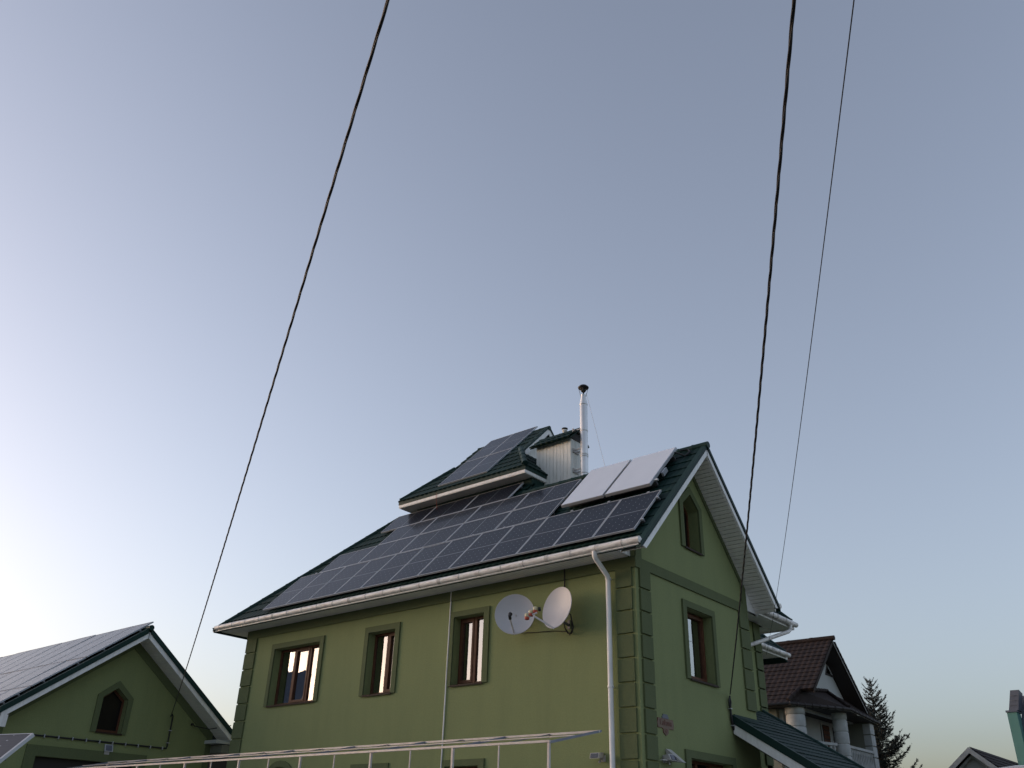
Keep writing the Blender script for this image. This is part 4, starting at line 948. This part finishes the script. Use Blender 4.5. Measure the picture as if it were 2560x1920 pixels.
    def column(cx, cy, r, z0, z1):
        c_ = part_empty('column', t)
        MB().lathe((cx, cy, 0), [(r * .93, z0), (r * .93, z1)], n=24).build('core', 'nwhite', c_)
        MB().lathe((cx, cy, 0), [(r * .9, z1 - .3), (r * 1.06, z1 - .29), (r * 1.06, z1)], n=24).build('capital', 'nwhite', c_)
        z = z1 - .33
        for i in range(int((z1 - .33 - z0) / .56)):
            MB().lathe((cx, cy, 0), [(r * .9, z - .53), (r * 1.0, z - .52), (r * 1.02, z - .50), (r * 1.02, z - .03), (r, z - .01), (r * .9, z)], n=24).build('column_block', 'nwhite', c_)
            z -= .56
    column(-9.14, 28.5, .44, 4.3, 7.96); column(-8.05, 31.25, .34, 4.3, 7.96)
    pr = MB().box(-9.6, -8.0, 35.2, 35.72, 0, 7.96).build('corner_pier', 'nwall2', t)
    for i in range(9): MB().box(-8.35, -7.96, 35.17, 35.75, 7.4 - .56 * i, 7.4 - .56 * i + .5).build('quoin_block', 'nwhite', pr)
    MB().box(-9.8, -7.9, 28.6, 35.72, 4.75, 4.95).build('balcony_floor', 'nwhite', t)
    MB().box(-8.12, -7.92, 31.5, 35.2, 6.42, 6.54).build('handrail', 'nwhite', t)
    MB().box(-8.12, -7.92, 31.5, 35.2, 4.96, 5.06).build('bottom_rail', 'nwhite', t)
    me = MB().lathe((0, 0, 0), [(.05, 0), (.06, .06), (.04, .16), (.085, .42), (.07, .62), (.04, .9), (.04, 1.12), (.065, 1.22), (.05, 1.36)], n=10).mesh('baluster', M['nwhite'])
    for i in range(15): link('baluster', me, t, Matrix.Translation(Vector((-8.02, 31.75 + .23 * i, 5.06)) - t.location))
    p0, p1 = Vector((-8.85, 29.0, 0)), Vector((-8.2, 30.75, 0))
    MB().bar(p0 + Vector((0, 0, 6.48)), p1 + Vector((0, 0, 6.48)), .2, .12).build('handrail', 'nwhite', t)
    for i in range(7): link('baluster', me, t, Matrix.Translation(p0.lerp(p1, (i + .5) / 7) + Vector((0, 0, 5.06)) - t.location))
neighbour()

# ------------------------------------------------------------------ spruce
def spruce(base, H, rad, seed, label):
    rnd = random.Random(seed); t = thing('spruce_tree', label, 'tree', base)
    bx_, by_ = base[0], base[1]
    tp = []
    for i in range(14):
        f = i / 13; tp.append((bx_ + .06 * math.sin(f * 7), by_ + .05 * math.cos(f * 5), H * f))
    MB().tube(tp, [max(.012, .2 * (1 - i / 13)) for i in range(14)], n=8).build('trunk', 'bark', t)
    br = MB(); V_ = []; F_ = []
    def twig(p, d, l, n_):
        # needles: thin slivers all around a shoot
        for k in range(n_):
            f = rnd.random(); q = p + d * (l * f)
            a = Vector((rnd.gauss(0, 1), rnd.gauss(0, 1), rnd.gauss(0, .7)))
            a = (a - d * a.dot(d)); a.normalize(); e = (a + d * rnd.uniform(.4, 1.0)).normalized() * rnd.uniform(.05, .10)
            s_ = d.cross(e).normalized() * .0115
            i0 = len(V_); V_.extend([q - s_, q + s_, q + e]); F_.append((i0, i0 + 1, i0 + 2))
    z = H * .03 + .3
    while z < H - .12:
        f = z / H; nb = 6 if f < .86 else 5; Lb = rad * (1 - f) ** .82 + .12
        for k in range(nb):
            a = rnd.random() * 6.283; L_ = Lb * rnd.uniform(.65, 1.12)
            zz = z + rnd.uniform(-.08, .08)
            pts = []; 
            for j in range(7):
                u = j / 6
                droop = -L_ * .30 * math.sin(u * 2.2) * (1 - f * .8) + L_ * .42 * u * u * (.55 + .5 * f) + (L_ * .55 * u * f)
                pts.append(Vector((bx_ + math.cos(a) * L_ * u, by_ + math.sin(a) * L_ * u, zz + droop)))
            br.tube(pts, [.028 * (1 - .85 * j / 6) * (.5 + .5 * (1 - f)) + .004 for j in range(7)], n=4, cap=False)
            side = Vector((-math.sin(a), math.cos(a), 0))
            m_ = max(3, int(L_ / .085))
            for j in range(m_):
                u = .12 + .88 * j / m_; i_ = min(5, int(u * 6)); p = pts[i_].lerp(pts[i_ + 1], u * 6 - i_)
                d0 = (pts[i_ + 1] - pts[i_]).normalized()
                if rnd.random() < .24: continue
                sgn = 1 if j % 2 else -1
                d = (d0 * rnd.uniform(.5, 1) + side * sgn * rnd.uniform(.4, 1.0) + Vector((0, 0, rnd.uniform(-.75, -.05) * (1 - f) + .25 * f))).normalized()
                l = (.20 + .42 * (1 - u)) * min(1, L_) * rnd.uniform(.6, 1.2)
                e = p + d * l; br.tube([p, e], [.008, .004], n=3, cap=False)
                twig(p, d, l, int(60 * l / .3) + 8)
                if l > .25:
                    for q in (.45, .75):
                        d3 = (d + Vector((rnd.uniform(-.8, .8), rnd.uniform(-.8, .8), rnd.uniform(-.7, .1)))).normalized(); twig(p + d * l * q, d3, l * .5, 14)
            twig(pts[-2], (pts[-1] - pts[-2]).normalized(), (pts[-1] - pts[-2]).length + .1, 22)
        z += .20 + .10 * (1 - f) + rnd.uniform(-.03, .05)
    for k in range(4):
        twig(Vector((bx_, by_, H - .5 + k * .12)), Vector((0, 0, 1)), .2, 14)
    br.build('branches', 'bark', t, fix=False)
    o = MB(); o.v = [tuple(v) for v in V_]; o.f = F_; o.sm = [False] * len(F_)
    c_ = o.build('crown', 'needle', t, fix=False); c_['kind'] = 'stuff'
spruce((-9.95, 42.2, 0), 11.35, 3.3, 5, 'dark ragged spruce behind the brown roofed neighbouring house')

# ------------------------------------------------------------------ small gabled house and teal building, far right
def small_house():
    t = thing('small_house', 'far small house with white bargeboards and brown roof', 'house', (-4.55, 42, 0))
    xa, za, y0, yb = -4.55, 7.03, 40.0, 50.6; al = R(40); tn = math.tan(al); hw = 4.2
    Pl = lambda x, y, d=0: (x, y, za - abs(x - xa) * tn + d)
    mb = MB()
    slab(mb, [Pl(xa - hw, y0), Pl(xa, y0), Pl(xa, yb), Pl(xa - hw, yb)], (-math.sin(al), 0, math.cos(al)), .1)
    slab(mb, [Pl(xa + hw, y0), Pl(xa + hw, yb), Pl(xa, yb), Pl(xa, y0)], (math.sin(al), 0, math.cos(al)), .1)
    rf = mb.build('roof', 'brownroof', t)
    slope(rf, (xa, 0, za), (0, 1, 0), (-math.cos(al), 0, math.sin(al)), -5.4, 0, lambda s: y0 + .05, lambda s: yb, M['brownroof'], course=.4, per=.3, amp=.05, step=.05, res=4)
    m2 = MB()
    for s_ in (-1, 1):
        a = [Pl(xa + s_ * hw, y0 - .05, .02), Pl(xa, y0 - .05, .02), Pl(xa, y0, .02), Pl(xa + s_ * hw, y0, .02)]
        m2.hexa([(p[0], p[1], p[2] - .30) for p in a], a)
    m2.build('bargeboard', 'nwhite', t)
    m3 = MB()
    for s_ in (-1, 1):
        a = [Pl(xa + s_ * hw, y0 + .35, -.31), Pl(xa, y0 + .35, -.31), Pl(xa, y0 + .4, -.31), Pl(xa + s_ * hw, y0 + .4, -.31)]
        m3.hexa([(p[0], p[1], p[2] - .16) for p in a], a)
    m3.build('verge_trim', 'nwall', t)
    MB().add([(xa - 3.6, y0 + .6, 0), (xa + 3.6, y0 + .6, 0), (xa + 3.6, y0 + .6, za - .3 - 3.6 * tn), (xa, y0 + .6, za - .3), (xa - 3.6, y0 + .6, za - .3 - 3.6 * tn),
              (xa - 3.6, yb - .3, 0), (xa + 3.6, yb - .3, 0), (xa + 3.6, yb - .3, za - .3 - 3.6 * tn), (xa, yb - .3, za - .3), (xa - 3.6, yb - .3, za - .3 - 3.6 * tn)],
             [(0, 1, 2, 3, 4), (9, 8, 7, 6, 5), (0, 5, 6, 1), (1, 6, 7, 2), (4, 3, 8, 9), (0, 4, 9, 5), (2, 7, 8, 3)]).build('wall', 'nwall', t)
    MB(mpY(y0 + .58)).box(xa - .5, xa + .5, 3.0, 4.3, -.03, 0).build('window', 'vglass', t)
small_house()
def teal_house():
    t = thing('teal_building', 'teal building with grey clad chimney at the right edge', 'house', (4, 34, 0))
    MB().box(.28, 9.0, 30.7, 38.0, 0, 6.4).build('wall', 'cream', t)
    tw = MB().box(-.19, .20, 30.0, 30.699, 0, 7.38).build('wing_wall', 'teal', t)
    MB().box(-.22, .24, 29.96, 30.74, 7.3805, 7.46).build('ledge', 'greyclad', tw)
    MB().hexa([(-.10, 30.05, 7.4605), (.28, 30.05, 7.4605), (.28, 30.7, 7.4605), (-.10, 30.7, 7.4605)], [(.12, 30.08, 8.29), (.47, 30.08, 8.29), (.47, 30.65, 8.20), (.12, 30.65, 8.20)]).build('chimney', 'greyclad', t)
    for z_ in (7.66, 7.86, 8.06): MB().box(-.06 + (z_ - 7.46) * .25, .30 + (z_ - 7.46) * .23, 30.035, 30.049, z_, z_ + .008).build('cladding_seam', 'rail', t)
    MB().hexa([(.1, 30.4, 6.35), (9.4, 30.4, 6.35), (9.4, 38.4, 6.35), (.1, 38.4, 6.35)], [(.34, 30.9, 8.15), (8.6, 30.9, 8.15), (8.6, 37.6, 8.15), (.34, 37.6, 8.15)]).build('roof', 'greyclad', t)
    MB().box(.0, 9.5, 30.3, 30.399, 6.24, 6.36).build('eave_trim', 'rail', t)
    MB().tube([(.34, 30.5, 6.2), (.24, 30.6, 5.9), (.24, 30.6, .2)], .05, n=8).build('downpipe', 'rail', t)
    MB(mpY(30.7)).box(1.2, 2.3, 4.0, 5.4, -.03, 0).build('window', 'vglass', t)
teal_house()

# ------------------------------------------------------------------ pale van, only its roof shows above the lower right edge
def van():
    t = thing('van', 'pale rounded roof of a vehicle at the lower right edge', 'van', (8.9, -4.0, 0))
    y0, y1 = -5.0, -3.05; n = 10
    # side profile along x (rear at left), rounded
    prof = [(6.36, .45), (6.34, 1.2), (6.42, 2.0), (6.52, 2.26), (6.72, 2.38), (7.1, 2.425), (8.0, 2.435), (9.0, 2.42), (9.7, 2.36), (10.1, 2.22), (10.7, 1.45), (11.5, 1.15), (11.7, .9), (11.72, .45)]
    vs = []; ys = [(y0, .0), (y0 + .02, .06), (y0 + .12, .25), (y0 + .3, .0)]
    sec = [(-.975, 0.92), (-.97, .97), (-.90, .988), (-.75, .996), (-.4, 1.0), (.4, 1.0), (.75, .996), (.90, .988), (.97, .97), (.975, .92)]
    rings = []
    for x, z in prof:
        r = [(x, (y0 + y1) / 2 - .975, .45)]
        for o, k in sec: r.append((x, (y0 + y1) / 2 + o * (1 - .04 * max(0, z - 1.2)), .45 + (z - .45) * k))
        r.append((x, (y0 + y1) / 2 + .975, .45)); rings.append(r)
    K = len(rings[0]); mb = MB()
    mb.add([p for r in rings for p in r], [(i * K + k, i * K + k + 1, (i + 1) * K + k + 1, (i + 1) * K + k) for i in range(len(rings) - 1) for k in range(K - 1)], True)
    mb.add(rings[0], [tuple(range(K))]); mb.add(rings[-1], [tuple(range(K))[::-1]])
    b = mb.build('body', 'van', t)
    ym = (y0 + y1) / 2
    for s_ in (-1, 1):
        for a_, b_ in ((6.75, 7.9), (8.0, 9.1), (9.2, 10.05)):
            yy = ym + s_ * .962
            MB().hexa([(a_, yy, 1.3), (b_, yy, 1.3), (b_, yy + s_ * .012, 1.3), (a_, yy + s_ * .012, 1.3)], [(a_ + .05, yy - s_ * .03, 1.95), (b_ - .05, yy - s_ * .03, 1.95), (b_ - .05, yy + s_ * .0, 1.95), (a_ + .05, yy + s_ * .0, 1.95)]).build('side_window', 'vglass', t)
        for wx in (7.3, 10.6):
            yy = ym + s_ * .85
            w_ = MB().tube([(wx, yy - .1, .34), (wx, yy + .1, .34)], .34, n=24).build('wheel', 'tyre', t)
            MB().tube([(wx, yy + s_ * .1, .34), (wx, yy + s_ * .115, .34)], .2, n=18).build('rim', 'alu', w_)
        MB().box(11.66, 11.74, ym + s_ * .75 - .12, ym + s_ * .75 + .12, .75, .92).build('headlight', 'glass', t)
        MB().box(6.3, 6.35, ym + s_ * .85 - .06, ym + s_ * .85 + .06, .9, 1.4).build('tail_light', 'red', t)
van()

# ------------------------------------------------------------------ overhead cables
def cable_path(A, B, sag, ext, n=140):
    A, B = Vector(A), Vector(B); pts = []
    for i in range(n + 1):
        u = i / n * ext; p = A.lerp(B, u) if u <= 1 else A + (B - A) * u
        pts.append(p + Vector((0, 0, -sag * 4 * u * (1 - u))))
    return pts
def twisted(name, label, pts, r, pitch, strands):
    t = thing(name, label, 'cable', pts[0])
    P = [Vector(p) for p in pts]
    # resample
    L_ = [0]
    for i in range(1, len(P)): L_.append(L_[-1] + (P[i] - P[i - 1]).length)
    n = int(L_[-1] / .05); out = []
    j = 0
    for k in range(n + 1):
        s_ = L_[-1] * k / n
        while j < len(P) - 2 and L_[j + 1] < s_: j += 1
        out.append((P[j].lerp(P[j + 1], (s_ - L_[j]) / max(1e-6, L_[j + 1] - L_[j])), s_))
    d = (P[-1] - P[0]).normalized(); a = d.cross(Vector((0, 0, 1))).normalized(); b = d.cross(a)
    for q in range(strands):
        ph = 2 * math.pi * q / strands
        mb = MB().tube([p + (a * math.cos(ph + 2 * math.pi * s_ / pitch) + b * math.sin(ph + 2 * math.pi * s_ / pitch)) * r for p, s_ in out], r, n=6)
        mb.build('strand', 'cable', t)
    return t
A1, B1 = Vector((-17.04, .38, 4.87)), Vector((6.172, -12.44, 6.24))
k1 = cable_path(A1, B1, .22, 1.45)
twisted('power_cable', 'twisted black overhead cable running down to the garage gable', k1, .0062, .95, 3)
A2, B2 = Vector((.06, 3.54, 4.66)), Vector((8.149, -10.95, 6.154))
k2 = cable_path(A2, B2, .13, 1.5)
c2_ = twisted('power_cable', 'twisted black overhead cable anchored on the gable wall', k2, .0068, .90, 3)
MB().tube([(.05, 3.54, 4.62), (.06, 3.47, 4.52), (.06, 3.46, 4.42), (.05, 3.52, 4.36), (.05, 3.56, 4.5), (.05, 3.53, 4.6)], .02, n=8).tube([(.04, 3.53, 4.42), (.04, 3.535, 4.3), (.04, 3.55, 4.17), (.04, 3.60, 4.0), (.04, 3.66, 3.90), (.08, 3.75, 3.84)], .026, n=8).build('cable_coil', 'cable', c2_)
for z_, y_ in ((4.355, 3.53), (4.02, 3.6)): MB().box(.003, .075, y_ - .035, y_ + .035, z_, z_ + .018).build('cable_clip', 'alu', c2_)
r3 = fw * 2188.14 + rt * (2135 - 1280) + up * 960; r3.normalize()
B3 = EYE + r3 * 6.0; A3 = Vector((-.75, 7.38, 6.20))
k3 = cable_path(A3, B3, .20, 1.5)
w3 = thing('telephone_wire', 'single thin wire crossing the sky at the right', 'wire', A3)
MB().tube(k3, .0042, n=6).build('wire', 'cable', w3)

# ------------------------------------------------------------------ house across the street (seen mirrored in the panes)
def opposite():
    t = thing('opposite_house', 'dark gabled house across the street mirrored in the front windows', 'house', (-36, -22, 0))
    xa, ya, zr = -41.0, -17.5, 11.2; hw, ln = 5.2, 9
    m = Matrix.Rotation(R(35), 4, 'Z')
    def f(x, y, z):
        p = m @ Vector((x, y, 0)); return (xa + p.x, ya + p.y, z)
    MB(f).box(-hw + .5, hw - .5, -ln / 2 + .4, ln / 2 - .4, 0, 7.0).build('wall', 'nwall2', t)
    MB(f).add([(-hw, -ln / 2, 6.6), (hw, -ln / 2, 6.6), (0, -ln / 2, zr), (-hw, ln / 2, 6.6), (hw, ln / 2, 6.6), (0, ln / 2, zr)], [(0, 1, 2), (5, 4, 3), (0, 2, 5, 3), (1, 4, 5, 2), (0, 3, 4, 1)]).build('roof', 'greyclad', t)
    MB(f).box(1.2, 1.9, -1, -.3, 9.5, 11.9).build('chimney', 'nwall2', t)
opposite()
